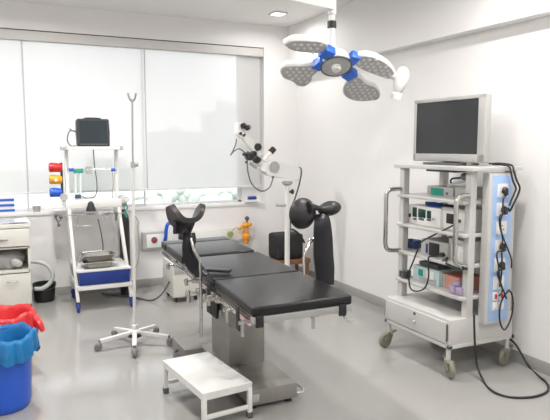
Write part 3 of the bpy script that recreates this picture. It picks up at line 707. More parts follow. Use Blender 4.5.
for k in (-1, 0, 1): m.box(q+V((-.03, -.012, k*.012-.003)), q+V((.03, -.009, k*.012+.003)), .001)
m.build('disc_mark', M['lgrey'], body)
quad([(262, 163), (266, 161), (267, 173), (262, 172), (259, 169)], -.04, .05, .006).build('tilt_joint', M['offwhite'], cs)
MB().tube([at(264, 168, YC), at(258, 163, YC), at(254, 159.5, YC)], .022, 10, 4).build('neck', M['offwhite'], cs)
q = at(271.5, 150.5, YC); d = (at(273.2, 148.2, YC)-at(268.3, 154.5, YC))
e0 = at(266, 157.3, YC)-V((0, .02, 0)); e1 = at(269.5, 152.5, YC)-V((0, .02, 0)); e2 = at(273.3, 148.3, YC)-V((0, .02, 0))
MB().cyl(at(262.5, 160.5, YC)-V((0, .02, 0)), e1, .022, n=16).build('side_tube', M['offwhite'], cs)
MB().cyl(e1, e2, .030, n=18, bev=.004).build('side_knob', M['black'], cs)
# optical head
head = quad([(239.5, 135.5), (244, 131.5), (262, 152), (258, 159)], -.04, .04, .008).build('optical_tube', M['white'], cs)
MB().cyl(at(240.5, 128, YC), at(252, 147, YC), .018, n=12).build('tube_rib', M['lgrey'], head)
quad([(235.8, 122), (241.5, 122), (244.5, 136), (241, 139), (236, 134)], -.04, .04, .006).build('binocular_body', M['offwhite'], cs)
for qx, qy, l in ((242.5, 126, 3.2), (247, 128, 2.6)):
    m = MB().cyl(at(qx, qy, YC-.05), at(qx+1.5, qy-.8, YC+.02), .026, n=16, bev=.005).cyl(at(qx, qy, YC-.09), at(qx, qy, YC-.05), .021, n=16, bev=.003); m.build('eyepiece', M['black'], cs)
MB().ell(at(240.6, 133.5, YC-.05), (.015, .015, .015)).build('screw_knob', M['black'], cs)
for qx, qy, r_ in ((258.5, 147, .036), (257.8, 160, .032), (250.5, 157, .034), (255, 153.5, .024), (246.5, 154.5, .018)):
    q = at(qx, qy, YC-.06); MB().cyl(q+V((0, .07, 0)), q, r_, n=20, bev=.006).build('focus_knob', M['black'], cs)
MB().bar(at(246.5, 152.5, YC-.03), at(260.5, 160.5, YC-.03), .03, .035, .006).build('focus_block', M['dgrey'], cs)
MB().bar(at(250, 163, YC-.02), at(257, 168, YC-.02), .03, .03, .008).build('lens_barrel', M['grey'], cs)
MB().ell(at(246.3, 162.2, YC-.03), (.012, .012, .012)).build('screw_knob', M['black'], cs)
q = at(291, 191.5, YC-.0); MB().cyl(V((p0.x, YC-.01, q.z)), V((q.x+.01, YC-.03, q.z)), .012, n=12).ell((q.x, YC-.03, q.z), (.018, .018, .026)).build('height_knob', M['black'], cs)
MB().cyl(at(276, 205, YC-.0), at(286, 205, YC), .017, n=14, bev=.004).build('lever', M['lgrey'], cs)
m = MB()
m.tube([at(236.3, 139, YC-.05), at(235.5, 145, YC-.05), at(230.5, 155.5, YC-.06)], .006, 8, 5)
m.tube([at(230.5, 155, YC-.06), at(235, 150.5, YC-.06), at(240, 149, YC-.06), at(246.5, 154, YC-.06)], .006, 8, 6)
m.tube([at(247.2, 160, YC-.05), at(248, 172, YC-.05), at(252, 184, YC-.05), at(261, 191, YC-.05), at(269, 188, YC-.05), at(272.5, 180, YC-.05), at(273, 177, YC-.04)], .0065, 8, 7)
m.ell(at(273, 177, YC-.04), (.014, .014, .016))
m.build('light_cable', M['dgrey'], cs)
MB().tube([at(296.5, 167.8, YC), at(300.5, 168, YC), at(301.3, 173, YC), at(299.5, 183, YC+.02), at(295.5, 197, YC+.05), at(292.5, 205, YC+.05), at(291, 218, YC+.05), at(289.5, 234, YC+.08)], .008, 8, 7).build('power_cable', M['dgrey'], cs)

# bag on low stool behind the table
b0 = at(279, 262, 5.85); b1 = at(312, 262, 5.85)
sz = at(295, 259.5, 5.85).z
ws = thing('low_stool', 'low brown wooden stool in the corner under the black bag', 'stool', ((b0.x+b1.x)/2, 6.0, 0))
sx0, sx1 = b0.x-.02, b1.x-.02
MB().box((sx0, 5.84, sz-.055), (sx1, 6.16, sz), .008).build('seat', M['wood'], ws)
for x in (sx0+.03, sx1-.03):
    for y in (5.87, 6.13): MB().box((x-.016, y-.016, 0), (x+.016, y+.016, sz-.05), .003).build('leg', M['wood'], ws)
bgx0, bgx1 = at(278, 240, 5.86).x, at(305, 240, 5.86).x; bz1 = at(290, 234.5, 5.86).z
m = MB().box((bgx0, 5.86, sz+.001), (bgx1-.01, 6.14, bz1), .05, 4)
bg = thing('carry_bag', 'black soft carry bag with handles on the low stool by the corner', 'bag', ((bgx0+bgx1)/2, 6.0, sz))
m.build('body', M['bag'], bg)
MB().tube([at(288.5, 236, 5.87), at(289, 231, 5.87), at(292.5, 229.5, 5.87), at(298, 233, 5.87), at(302.5, 239, 5.87), at(304.5, 243, 5.87)], .011, 8, 6).build('handle', M['rubber'], bg)
MB().box((bgx0+.03, 5.852, sz+.05), (bgx1-.05, 5.862, sz+.18), .004).build('pocket', M['bag'], bg)

# ================================================================== EQUIPMENT CART (right)
ct = thing('equipment_cart', 'tall off-white equipment cart with shelves and casters by the right wall', 'cart', (2.98, 3.34, 0))
CF, CB, y0, y1 = 2.70, 3.275, 2.975, 3.70
MB().box((2.80, 2.925, 1.385), (3.25, 3.76, 1.412), .004).build('top_shelf', M['cartwhite'], ct)
for x, y in ((2.875, 3.008), (2.85, 3.685), (3.235, 3.015), (3.235, 3.685)):
    MB().box((x-.026, y-.026, .22), (x+.026, y+.026, 1.387), .003).build('post', M['cartwhite'], ct)
for k, z in enumerate((1.185, .962, .752, .535)):
    MB().box((2.80, 2.99 if k else 3.0, z-.022), (3.26, 3.71, z), .004).build('shelf', M['cartwhite'], ct)
MB().box((CF+.01, y0+.005, .215), (CB, y1, .392), .004).build('drawer_case', M['cartwhite'], ct)
d = MB().box((CF-.004, y0+.035, .228), (CF+.02, y1-.012, .372), .003).build('drawer', M['cartwhite'], ct)
q = ax(414.7, 313.5, CF-.004); MB().cyl(q+V((.004, 0, 0)), q-V((.006, 0, 0)), .011, n=16).build('lock', M['dgrey'], d)
q = ax(414.5, 321.5, CF-.004); MB().ell(q-V((.006, 0, 0)), (.010, .011, .011), u=12, v=8).build('knob', M['cartwhite'], d)
MB().box((CF-.002, y0+.028, .245), (CF+.012, y0+.034, .36)).box((CF-.002, y1-.01, .245), (CF+.012, y1-.005, .36)).build('drawer_gap', M['gap'], d)
MB().box((CF+.0, y0, .195), (CB+.02, y0+.03, .22), .003).box((CF, y1-.03, .195), (CB+.02, y1, .22), .003).box((CF, y0, .195), (CF+.03, y1, .22), .003).box((CB-.01, y0, .195), (CB+.02, y1, .22), .003).build('base_frame', M['cartwhite'], ct)
for x, y, a in ((CF+.022, y0+.03, 72), (CF+.022, y1-.03, 5), (CB-.02, y0+.03, 15), (CB-.02, y1-.03, -20)):
    an = R(a); d = V((cos(an), sin(an), 0)); n_ = V((-d.y, d.x, 0)); wc = V((x, y, .060))-d*.036
    cst = MB().cyl((x, y, .10), (x, y, .20), .016, n=14).box((-.022, -.018, .075), (.026, .018, .118), .006, 2, Matrix.Translation((x, y, 0)) @ Matrix.Rotation(an, 4, 'Z')).build('caster', M['cartwhite'], ct)
    m = MB()
    for s_ in (-1, 1): m.bar(V((x, y, .105))+n_*s_*.022-d*.0, wc+n_*s_*.022-V((0, 0, .012)), .050, .006, .002, up=n_)
    m.bar(V((x, y, .112))+d*.0, V((x, y, .105))-d*.05, .05, .018, .005)
    m.bar(V((x, y, .11))+d*.02, V((x, y, .122))+d*.07, .03, .008, .003)
    m.build('caster_fork', M['caster'], cst)
    MB().cyl(wc-n_*.016, wc+n_*.016, .060, n=26, bev=.010).build('wheel', M['caster'], cst)
# tubular handles
for yy, px in ((3.0, None), (3.69, None)):
    xo = 2.745 if yy < 3.3 else 2.685
    MB().tube([(2.845, yy, 1.225), (xo+.05, yy, 1.222), (xo+.012, yy, 1.205), (xo, yy, 1.165), (xo, yy, 1.10), (xo, yy, .90), (xo, yy, .82), (xo+.012, yy, .775), (xo+.05, yy, .755), (2.845, yy, .750)], .0165, 12, 5).build('handle', M['tubesteel'], ct)
# socket panel
pn = MB().box((2.955, 2.928, .345), (3.175, 2.988, 1.372), .006).build('socket_panel', M['cartwhite'], ct)
MB().box((2.985, 2.924, .362), (3.160, 2.930, 1.357), .002).build('panel_face', M['lblue'], pn)
def pl(px, py): return at(px, py, 2.92)
for k, (py) in enumerate((190.5, 209.5, 228, 246.5, 265)):
    q = at(501-k*.9, py, 2.922); q.x = 3.068
    s_ = MB().box(q+V((-.046, -.008, -.044)), q+V((.046, .004, .044)), .003).build('socket', M['white'], pn)
    m = MB()
    for dx, dz in ((0, .016), (-.014, -.01), (.014, -.01)): m.cyl(q+V((dx, -.0075, dz)), q+V((dx, -.0095, dz)), .005, n=10)
    m.build('socket_hole', M['black'], s_)
q = at(496.5, 283, 2.922); q.x = 3.064
s_ = MB().box(q+V((-.046, -.008, -.046)), q+V((.046, .004, .046)), .003).build('socket', M['white'], pn)
MB().cyl(q+V((0, -.006, 0)), q+V((0, -.02, 0)), .034, .028, n=22).build('dimmer_knob', M['white'], s_)
for dz, rows in ((296.5, 1), (306, 0)):
    for sx in (-.028, .028):
        q = at(494.5, dz, 2.922); q.x = 3.066+sx
        s_ = MB().box(q+V((-.022, -.007, -.029)), q+V((.022, .004, .029)), .002).build('switch_plate', M['white'], pn)
        MB().box(q+V((-.009, -.013, -.017)), q+V((.009, -.006, .017)), .003).build('rocker', M['red'] if rows else M['white'], s_)
# plugs with their cables
zs = lambda py: at(500, py, 2.92).z
def plug(k, py, px0, pts, lb):
    q = at(501-k*.9, py, 2.914); q.x = 3.074
    t = thing('mains_plug', lb, 'plug', q-V((0, .02, .02)), group='black plugs in the cart sockets')
    MB().cyl(q+V((0, 0, 0)), q-V((0, .022, 0)), .024, .021, n=18, bev=.004).bar(q-V((0, .016, -.006)), q-V((0, .020, .034)), .026, .020, .005).build('plug_body', M['black'], t)
    MB().tube([q-V((0, .02, .03))]+pts, .0055, 8, 7).build('cable', M['black'], t)
Yc = 2.885
plug(0, 190.5, 0, [at(503.2, 200, Yc), at(502.8, 212, Yc), at(500.5, 222, Yc-.01), at(501.5, 232, Yc-.01), at(505, 242, Yc), at(509, 252, Yc+.01), at(511.5, 260, Yc+.02), at(511.5, 268, Yc+.03)], 'black mains plug in the topmost socket on the cart side panel')
plug(1, 209.5, 0, [at(500, 216, Yc), at(499.8, 226, Yc), at(502.5, 238, Yc-.01), at(501.8, 252, Yc-.01), at(502, 266, Yc-.012), at(501, 279, Yc), at(499.5, 287, Yc)], 'black mains plug in the second socket from the top, on the cart side panel')
plug(3, 246.5, 0, [at(497, 253, Yc), at(498.5, 266, Yc), at(500, 280, Yc), at(502.5, 290, Yc), at(499, 296, Yc)], 'black mains plug in the fourth socket from the top, below the empty socket')
plug(4, 265, 0, [at(497.5, 272, Yc), at(500.5, 284, Yc), at(504, 292, Yc), at(506.5, 299, Yc)], 'black mains plug in the fifth socket, just above the round dimmer')
one(MB().tube([at(489.5, 163.6, 3.1), at(497, 163.4, 2.99), at(506, 164, 2.93), at(512.5, 166, 2.90), at(514, 172, 2.88), at(517, 181, 2.87), at(519.8, 188, 2.87), at(517.5, 196, 2.88), at(514, 203, 2.89), at(510, 211, 2.90), at(508.2, 208, 2.90)], .0065, 8, 7), 'power_cable', M['black'], 'thick black cable drooping off the right end of the cart top, outermost loop', 'cable', 'black cables on the cart side')
one(MB().tube([at(493, 164.5, 3.05), at(503, 164.8, 2.94), at(509, 166.5, 2.90), at(511, 172, 2.885), at(513, 181, 2.88), at(516, 188, 2.88), at(514.5, 193, 2.88), at(511, 201, 2.885), at(509.5, 206, 2.89)], .0065, 8, 7), 'power_cable', M['black'], 'black cable drooping off the cart top inside the outermost loop', 'cable', 'black cables on the cart side')
one(MB().tube([at(509, 291, 2.93), at(511.5, 293, 2.92), at(513, 304, 2.90), at(511, 318, 2.89), at(505, 329.5, 2.89), at(500.5, 324, 2.89), at(499.5, 312, 2.89), at(502, 300, 2.89), at(508.5, 290.5, 2.90), at(509.5, 291, 2.92)], .006, 8, 7), 'power_cable', M['black'], 'black cable loop hanging below the switches at the cart corner', 'cable', 'black cables on the cart side')
fl = lambda x, y: az(x, y, .008)
one(MB().tube([at(474, 315, 2.93), at(474.3, 326, 2.925), at(475, 345, 2.915), at(477, 365, 2.91), fl(484, 382), fl(491, 390), fl(501, 395), fl(515, 397.5), fl(532, 397), fl(544, 393.5), fl(548.5, 388.5), fl(546, 382), fl(541, 378), ax(532, 370, 3.335), ax(526, 362, 3.335), ax(521, 353, 3.335), ax(516, 345, 3.33), ax(510, 339, 3.32), ax(503, 335, 3.31)], .0075, 8, 7), 'extension_cable', M['black'], 'long black cable looping over the floor to the right of the cart', 'cable')
q = at(473.8, 315, 2.975)
# monitor on the cart
mo = thing('surgical_monitor', 'large grey-framed flat monitor with a dark screen on top of the cart', 'monitor', (3.03, 3.40, 1.412))
mxF = Matrix.Translation((3.0, 3.395, 1.435)) @ Matrix.Rotation(R(2.5), 4, 'Z')
yl, yr, zb, zt = .362, -.352, 0, .468
m = MB()
m.box((0, yr, zb), (.055, yl, zt), .010, 3, mxF)
m.build('casing', M['lgrey'], mo)
m = MB()
for a_, c_ in (((-.006, yr+.004, zb+.004), (.004, yl-.004, zb+.058)), ((-.006, yr+.004, zt-.028), (.004, yl-.004, zt-.004)), ((-.006, yr+.004, zb+.004), (.004, yr+.062, zt-.004)), ((-.006, yl-.030, zb+.004), (.004, yl-.004, zt-.004))): m.box(a_, c_, .002, 2, mxF)
m.build('bezel', M['lgrey'], mo)
MB().box((-.002, yr+.058, zb+.05), (.002, yl-.026, zt-.024), 0, 2, mxF).build('screen', M['screen'], mo)
MB().box((-.008, yl-.10, zt-.020), (-.005, yl-.045, zt-.013), 0, 2, mxF).build('badge', M['grey'], mo)
m = MB()
for k in range(5): m.box((-.008, -.10+.03*k, zb+.022), (-.005, -.085+.03*k, zb+.030), .001, 2, mxF)
m.build('button_row', M['grey'], mo)
MB().box((.055, -.22, .06), (.10, .22, .40), .02, 3, mxF).build('rear_housing', M['lgrey'], mo)
MB().box((.02, -.06, -.02), (.07, .06, .10), .006, 2, mxF).box((-.05, -.16, -.022), (.16, .20, -.006), .006, 2, mxF).build('stand', M['dgrey'], mo)
# shelf contents
def front_box(name, px0, px1, pyb, pyt, X, depth, z, mk, label, cat, bev=.004, h=None):
    a_ = ax(px0, (pyb+pyt)/2, X).y; b_ = ax(px1, (pyb+pyt)/2, X).y
    hh = h if h else ax((px0+px1)/2, pyt, X).z-z
    t = thing(name, label, cat, (X+depth/2, (a_+b_)/2, z))
    MB().box((X, b_, z), (X+depth, a_, z+hh), bev).build('casing', M[mk], t)
    return t, a_, b_, hh
def face(t, name, X, px0, px1, py0, py1, mk, dep=.004):
    a_ = ax(px0, py0, X); b_ = ax(px1, py1, X)
    z_0, z_1 = sorted((a_.z, b_.z)); y_0, y_1 = sorted((a_.y, b_.y))
    return MB().box((X-dep, y_0, z_0), (X+.003, y_1, z_1), .001).build(name, M[mk], t)
Z2, Z3, Z4, Z5 = 1.186, .963, .753, .536
# shelf 2
t, *_ = front_box('light_source', 427, 453, 199, 186.7, 2.98, .22, Z2, 'lgrey', 'grey box with a green front panel on the upper cart shelf', 'device')
face(t, 'green_panel', 2.98, 431, 443.5, 197.4, 188.6, 'green'); face(t, 'side_button', 2.98, 446, 448, 194.5, 192.5, 'dgrey')
t, *_ = front_box('adapter_box', 454.5, 468, 201, 187.3, 2.99, .20, Z2, 'grey', 'darker grey box right of the green-panelled box on the upper cart shelf', 'device')
face(t, 'front_plate', 2.99, 456, 466, 198.5, 189.5, 'lgrey')
q = ax(466, 177, 3.0)
kk = thing('endoscope_camera', 'small dark camera unit with a bent blue lead hanging under the cart top', 'camera', q)
MB().cyl(q+V((0, .03, 0)), q+V((0, -.06, .01)), .026, n=16, bev=.005).box(q+V((-.02, -.05, .0)), q+V((.02, -.02, .30-.2)), .004).build('body', M['caster'], kk)
MB().tube([q+V((0, .02, 0)), ax(459, 178, 3.0), ax(453, 178.5, 3.0), ax(450.7, 180.5, 3.0), ax(451, 183, 3.0)], .007, 8, 5).build('lead', M['navy'], kk)
MB().tube([q+V((.01, 0, -.02)), ax(460, 182.5, 3.0), ax(452, 184, 3.0), ax(448, 186, 3.0)], .009, 8, 5).build('sleeve', M['offwhite'], kk)
m = MB()
MB().box((2.95, 3.16, 1.366), (3.10, 3.50, 1.384), .003)
one(MB().box((2.90, 3.20, 1.365), (3.04, 3.50, 1.3845), .003), 'keyboard_tray', M['dgrey'], 'thin dark strip tray fixed under the cart top', 'tray')
# shelf 3
t, a_, b_, hh = front_box('insufflator', 407.5, 440.5, 223, 206.5, 2.88, .30, Z3, 'offwhite', 'white device with three dark green displays on the middle cart shelf', 'device')
for p_ in ((412.8, 417, 216.5, 207.6), (418.3, 425.8, 217, 209.6), (427, 431.2, 218.2, 211)): 
    d = face(t, 'display', 2.88, *p_, 'dispgreen')
face(t, 'power_button', 2.88, 409, 411, 216.8, 213.6, 'black')
for p_ in ((413.2, 416.5, 219.5, 218.2), (419, 424, 219.8, 218.4), (427, 431, 220.6, 219.3)): face(t, 'key', 2.88, *p_, 'dgrey')
q = ax(434.5, 219, 2.88); MB().cyl(q, q-V((.02, 0, 0)), .010, n=12).build('port', M['chrome'], t)
t, a2, b2, hh = front_box('camera_unit', 441.5, 468, 227, 208.5, 2.90, .30, Z3, 'offwhite', 'white device with one black display on the middle cart shelf, partly behind the tubular handle', 'device')
face(t, 'display', 2.90, 446.5, 454, 223, 214.2, 'black')
q = ax(460, 221, 2.90); MB().cyl(q, q-V((.03, 0, 0)), .012, n=12).build('port', M['dgrey'], t)
zt3 = Z3+.125
m = MB()
for k in range(7):
    r_ = .05+.012*random.random(); c_ = V((2.96+.02*random.random(), ax(433, 206, 2.96).y, Z3+hh*0+.118+.007*k))
    pts = [c_+V((.035*sin(2*pi*i/16)+.006*random.random(), 1.5*r_*cos(2*pi*i/16), .004*random.random())) for i in range(17)]
    m.tube(pts, .0058, 6, 3)
one(m, 'cable_coil', M['bluecab'], 'coiled bright blue cable on top of the white device with green displays', 'cable')
m = MB()
for k in range(4):
    c_ = V((2.97, ax(451, 208.5, 2.97).y, Z3+.136+.007*k))
    m.tube([c_+V((.03*sin(2*pi*i/14), .06*cos(2*pi*i/14), .004*random.random())) for i in range(15)], .0055, 6, 3)
one(m, 'cable_coil', M['navy'], 'coiled dark blue cable on the white device with one black display', 'cable')
# shelf 4
t, a_, b_, hh = front_box('recorder', 421, 447.5, 258, 241, 2.87, .33, Z4, 'lgrey', 'grey box device with a wide black window on the lower middle cart shelf', 'device')
face(t, 'display', 2.87, 429, 439.5, 255, 244.3, 'black'); face(t, 'slot', 2.87, 425.8, 428, 252.6, 243.8, 'navy')
q = ax(443.5, 254.5, 2.865); MB().cyl(q, q-V((.028, 0, 0)), .016, n=14, bev=.003).build('plug', M['black'], t)
q = ax(443.5, 261.8, 2.85)
t, *_ = front_box('small_monitor_box', 448.5, 467, 263, 240, 2.90, .32, Z4, 'offwhite', 'off-white box beside the black-windowed device on the lower middle cart shelf', 'device')
face(t, 'tag', 2.90, 459.5, 465, 258, 252.5, 'white')
m = MB()
for k in range(6):
    c_ = V((2.93+.03*random.random(), ax(411, 246, 2.93).y+.02*random.random(), Z4+.012+.009*k))
    m.tube([c_+V((.05*sin(2*pi*i/14), (.06+.02*random.random())*cos(2*pi*i/14), .004*random.random())) for i in range(15)], .007, 6, 3)
one(m, 'cable_coil', M['navy'], 'bundle of dark cable at the left end of the lower middle cart shelf', 'cable')
# shelf 5
t, a_, b_, hh = front_box('supply_carton', 413, 439, 288, 265, 2.87, .25, Z5, 'teal', 'pale teal carton with a green mark on the lowest open cart shelf', 'carton', .003, h=.115)
face(t, 'label_patch', 2.87, 418.5, 423, 275, 270, 'green'); face(t, 'white_patch', 2.87, 426, 434, 279, 272, 'white'); face(t, 'grey_patch', 2.87, 419, 436, 284.5, 281, 'grey')
t, a_, b_, hh = front_box('supply_carton', 439.8, 459, 291, 273.5, 2.90, .22, Z5, 'salmon', 'salmon pink carton beside the pale teal carton on the lowest open cart shelf', 'carton', .003, h=.10)
face(t, 'label_patch', 2.90, 441.5, 446, 287, 275.5, 'grey')
for i, (px, py, w, lb) in enumerate(((453, 287, .030, 'mauve wrapped pack at the front right of the lowest open cart shelf'), (459.5, 288, .028, 'mauve wrapped pack against the right post of the cart'), (456, 281, .026, 'small pale mauve pack on top of the other two mauve packs'))):
    q = ax(px, py, 2.84); zz = Z5+.002 if i < 2 else Z5+.060
    m = MB().box((2.825, q.y-w, zz), (2.885, q.y+w, zz+(.056 if i < 2 else .03)), .010, 3)
    one(m, 'wrapped_pack', M['purple'], lb, 'pack', 'mauve packs on the cart')
t = thing('footswitch', 'dark pedal-like unit on top of the pale teal carton', 'pedal', (2.98, ax(428, 265, 2.95).y, Z5+.117))
yq = ax(432, 265, 2.95).y
MB().box((2.90, yq-.12, Z5+.117), (3.08, yq+.09, Z5+.150), .010).build('base', M['dgrey'], t)
MB().box((2.92, yq-.08, Z5+.150), (3.05, yq+.02, Z5+.165), .008, 2).build('pedal', M['rubber'], t)
one(MB().tube([ax(443, 254.5, 2.84), ax(436, 256.5, 2.81), ax(429, 257, 2.79), ax(428.3, 264, 2.785), ax(428.5, 277, 2.785), ax(425, 287.5, 2.785), ax(417.5, 291.3, 2.785), ax(411, 289, 2.785), ax(409, 281, 2.785), ax(409.2, 272, 2.785), ax(413, 262, 2.785), ax(418.5, 248, 2.785), ax(422, 241.5, 2.79), ax(432, 236, 2.80), ax(445, 229.5, 2.82), ax(457, 223.5, 2.86)], .006, 8, 7), 'patch_cable', M['black'], 'black cable hanging in a long loop in front of the lowest cart shelf', 'cable')
m = MB()
for k in range(4):
    c_ = V((2.85, ax(405, 277, 2.85).y, Z5+.012+.012*k))
    m.tube([c_+V((.035*sin(2*pi*i/14), .045*cos(2*pi*i/14), .004*random.random())) for i in range(15)], .0075, 6, 3)
one(m, 'cable_coil', M['black'], 'coiled black cable at the left end of the lowest open cart shelf', 'cable')
one(MB().tube([ax(447, 258, 2.86), ax(446, 262, 2.82), ax(448, 264.5, 2.80), ax(456, 268, 2.80), ax(467, 269, 2.82)], .010, 8, 5).ell(ax(444.5, 261.5, 2.82), (.02, .022, .016)), 'patch_cable', M['black'], 'short thick black plug lead lying under the tubular handle on the cart', 'cable')

# ================================================================== SURGICAL LIGHT
YS = 3.6
sl = thing('surgical_light', 'white ceiling-mounted surgical light with four petal lamps and blue joints', 'surgical light', at(336, 65, YS))
tb = at(332, 49, YS); ttp = at(332, 14, YS)
arm_e = V((1.30, 3.24, 0))
zt = at(332, 6, YS).z
A0 = V((ttp.x, YS, zt)); A1 = az(240, -14, zt-.0)
dirn = (A1-A0).normalized()
# arm runs level towards the ceiling mount over the left of the table
m = MB().bar(A0, A0+dirn*.95, .07, .062, .012); m.build('spring_arm', M['white'], sl)
M0 = A0+dirn*.95
MB().cyl(M0+V((0, 0, -.05)), (M0.x, M0.y, ZC-.04), .045, n=24).build('ceiling_tube', M['white'], sl)
MB().lathe([(.05, -.12), (.14, -.05), (.15, 0)], (M0.x, M0.y, ZC), n=32).build('ceiling_cup', M['white'], sl)
MB().cyl(A0+V((0, 0, -.06)), A0+V((0, 0, .055)), .029, n=24, bev=.006).build('swivel_joint', M['white'], sl)
zc0 = at(332, 21, YS).z; zc1 = at(332, 28.3, YS).z
MB().cyl((ttp.x, YS, zc1), (ttp.x, YS, zc0), .031, n=24, bev=.004).build('collar', M['black'], sl)
MB().cyl((ttp.x, YS, tb.z-.04), (ttp.x, YS, zt-.03), .022, n=22).build('drop_tube', M['white'], sl)
# lamp plane: a local frame (ex to the right, ey up the picture side, en facing down towards the table)
hc = at(336, 64.5, YS)
en = V((-.17, -.47, -.87)).normalized()          # direction in which the lamps shine
ex = (_R - en*_R.dot(en)).normalized(); ex = (Matrix.Rotation(R(-4), 3, en) @ ex)
ey = en.cross(ex)*-1
if ey.z < 0 and ey.y < 0: ey = -ey
HM = Matrix((ex, ey, -en)).transposed().to_4x4(); HM.translation = hc
MB().lathe([(.05, .10), (.085, .075), (.105, .035), (.112, .005), (.108, -.016)], hc, -en, n=36).build('hub', M['white'], sl)
MB().lathe([(.100, -.022), (.110, -.022), (.110, -.010), (.100, -.010), (.100, -.022)], hc, -en, n=36, caps=False).build('hub_ring', M['dgrey'], sl)
MB().lathe([(.099, -.020), (.099, -.010)], hc, -en, n=36).build('camera_window', M['led'], sl)
MB().cyl(hc+en*.012, hc+en*.05, .034, .031, n=20, bev=.004).build('sterile_handle', M['white'], sl)
# yoke from the drop tube to the hub
MB().tube([(ttp.x, YS, tb.z+.02), (ttp.x, YS, tb.z-.05), hc-en*.05], .024, 12, 5).build('yoke', M['white'], sl)
def on_plane(px, py, off=0.):
    d = _ray(px, py); o = V((0, 0, EYE)); t = (hc-o-(-en)*(-off)).dot(en)/d.dot(en)
    return o+d*t
def petal(outl, leds, thick, off, label=None):
    """outline measured on the lamp plane, off shifts the petal along the shining direction"""
    P3 = spline([on_plane(x, y)+en*off for x, y in outl+outl[:1]], 6)[:-1]
    inv = HM.inverted(); P2 = [((inv @ p).x, (inv @ p).y) for p in P3]; zo = (inv @ P3[0]).z
    cx_ = sum(p[0] for p in P2)/len(P2); cy_ = sum(p[1] for p in P2)/len(P2)
    def sc(k): return [(cx_+(x-cx_)*k, cy_+(y-cy_)*k) for x, y in P2]
    m = MB(); prev = None
    for k, z in ((.99, 0), (1.03, .004), (1.05, .022), (1.03, .040), (.88, .058), (.5, .068), (.15, .070)):
        kr = [m.b.verts.new(HM @ V((x, y, zo+z*thick))) for x, y in sc(k)]
        if prev: m.bridge(prev, kr)
        else: m.b.faces.new(kr[::-1])
        prev = kr
    m.b.faces.new(prev)
    sh = m.build('lamp_petal', M['white'], sl)
    f = MB().prism(sc(.97), zo-.004, zo+.004, HM).build('led_face', M['led'], sh)
    m = MB(); xs = [p[0] for p in P2]; ys = [p[1] for p in P2]
    def inside(x, y):
        c_ = False; n = len(P2); q = sc(.86)
        for i in range(n):
            x1, y1 = q[i]; x2, y2 = q[(i+1) % n]
            if (y1 > y) != (y2 > y) and x < (x2-x1)*(y-y1)/(y2-y1)+x1: c_ = not c_
        return c_
    st_ = .044; i = 0; yy = min(ys)
    while yy < max(ys):
        xx = min(xs)+(st_/2 if i % 2 else 0)
        while xx < max(xs):
            if inside(xx, yy): m.lathe([(.013, 0), (.011, -.004), (.001, -.006)], HM @ V((xx, yy, zo-.004)), en*-1, n=10)
            xx += st_
        yy += st_*.87; i += 1
    if len(m.b.verts): m.build('led_lens', M['bead'], f)
    return sh
petal([(284.5, 44.5), (291, 41), (302, 40.5), (312, 41), (321, 42), (326.5, 45), (325, 50), (317, 53), (307, 52), (298, 51), (290, 49)], 0, 1.0, 0)
petal([(280.5, 72), (283, 67.5), (292, 66), (304, 66), (314, 65), (320, 66.5), (317, 72), (312.5, 76), (311, 81), (305, 86), (298, 85.5), (292, 81), (284, 78)], 0, 1.0, 0)
petal([(353, 62), (358, 57), (366, 56), (376, 58), (385, 62.5), (392, 69), (396, 77), (393, 79), (384, 77.5), (374, 74), (364, 70), (357, 66)], 0, 1.0, 0)
petal([(348, 80), (355, 77), (361, 79), (366, 84), (375, 87.5), (379.5, 93), (378, 99), (370, 100.5), (362, 101), (353, 100), (345.5, 96), (343.5, 89)], 0, 1.0, 0)
for a_, b_ in (((331.5, 56), (322, 51.5)), ((349, 58.5), (357, 61)), ((323.5, 66.5), (315.5, 63)), ((346, 72.5), (353, 77.5))):
    pa, pb = on_plane(*a_)+en*-.012, on_plane(*b_)+en*-.012
    MB().bar(pa, pb, .092, .06, .010, up=-en).build('joint_block', M['jointblue'], sl)
# white side bracket beyond the right petal
m = MB()
m.tube([at(388, 73, YS-.02), at(395, 76, YS-.05), at(399, 80, YS-.05)], .03, 12, 5)
m.build('side_arm', M['white'], sl)
m = MB(); c1 = at(401, 77, YS-.06); d1 = (at(403.5, 70, YS-.06)-at(395, 98, YS-.06)).normalized()
pts = [at(403.5, 69, YS-.06), at(402.5, 74, YS-.07), at(400, 82, YS-.07), at(397.5, 91, YS-.06), at(396, 99, YS-.05)]
m.tube(pts, .04, 16, 6, rf=lambda t: .018+.034*sin(pi*min(1, t*1.15+.06))**.6 if t < .8 else .036)
m.build('side_handle', M['white'], sl)

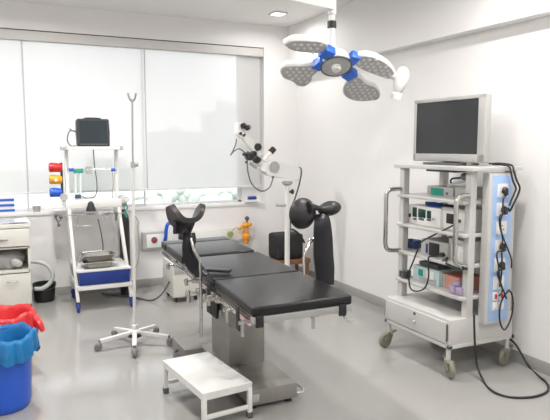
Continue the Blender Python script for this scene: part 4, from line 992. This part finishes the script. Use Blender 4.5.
# ================================================================== WORLD, CAMERA, RENDER SETTINGS
w = bpy.data.worlds.new('daylight'); S.world = w; w.use_nodes = True
nt = w.node_tree; bg_ = nt.nodes['Background']
tc = nt.nodes.new('ShaderNodeTexCoord'); sep = nt.nodes.new('ShaderNodeSeparateXYZ'); nt.links.new(tc.outputs['Generated'], sep.inputs[0])
rp = nt.nodes.new('ShaderNodeValToRGB'); mr = nt.nodes.new('ShaderNodeMapRange')
mr.inputs['From Min'].default_value = -.2; mr.inputs['From Max'].default_value = .5
nt.links.new(sep.outputs['Z'], mr.inputs['Value']); nt.links.new(mr.outputs['Result'], rp.inputs['Fac'])
rp.color_ramp.elements[0].color = (.80, .80, .78, 1); rp.color_ramp.elements[1].color = (.90, .95, 1.02, 1)
e = rp.color_ramp.elements.new(.30); e.color = (.90, .91, .90, 1)
nt.links.new(rp.outputs['Color'], bg_.inputs['Color']); bg_.inputs['Strength'].default_value = 1.93
pl_ = bpy.data.lights.new('window_portal', 'AREA'); pl_.shape = 'RECTANGLE'; pl_.size = 3.7; pl_.size_y = 1.8; pl_.cycles.is_portal = True
po = bpy.data.objects.new('window_portal', pl_); COL.objects.link(po); po.location = (.85, YB+.30, 1.78); po.rotation_euler = (R(-90), 0, 0)

cd = bpy.data.cameras.new('camera'); cam = bpy.data.objects.new('camera', cd); COL.objects.link(cam); S.camera = cam
cd.sensor_width = 36; cd.sensor_fit = 'HORIZONTAL'; cd.lens = FPX/550*36; cd.clip_start = .05; cd.clip_end = 1000
cam.location = (0, 0, EYE); cam.rotation_euler = (pi/2-PITCH, 0, -YAW)
S.view_settings.view_transform = 'Standard'; S.view_settings.look = 'None'; S.view_settings.gamma = 1; S.view_settings.use_curve_mapping = False
S.view_settings.exposure = 0.42
S.cycles.use_denoising = True; S.cycles.max_bounces = 10; S.cycles.diffuse_bounces = 6; S.cycles.transparent_max_bounces = 12
S.cycles.sample_clamp_indirect = 8; S.cycles.caustics_reflective = False; S.cycles.caustics_refractive = False
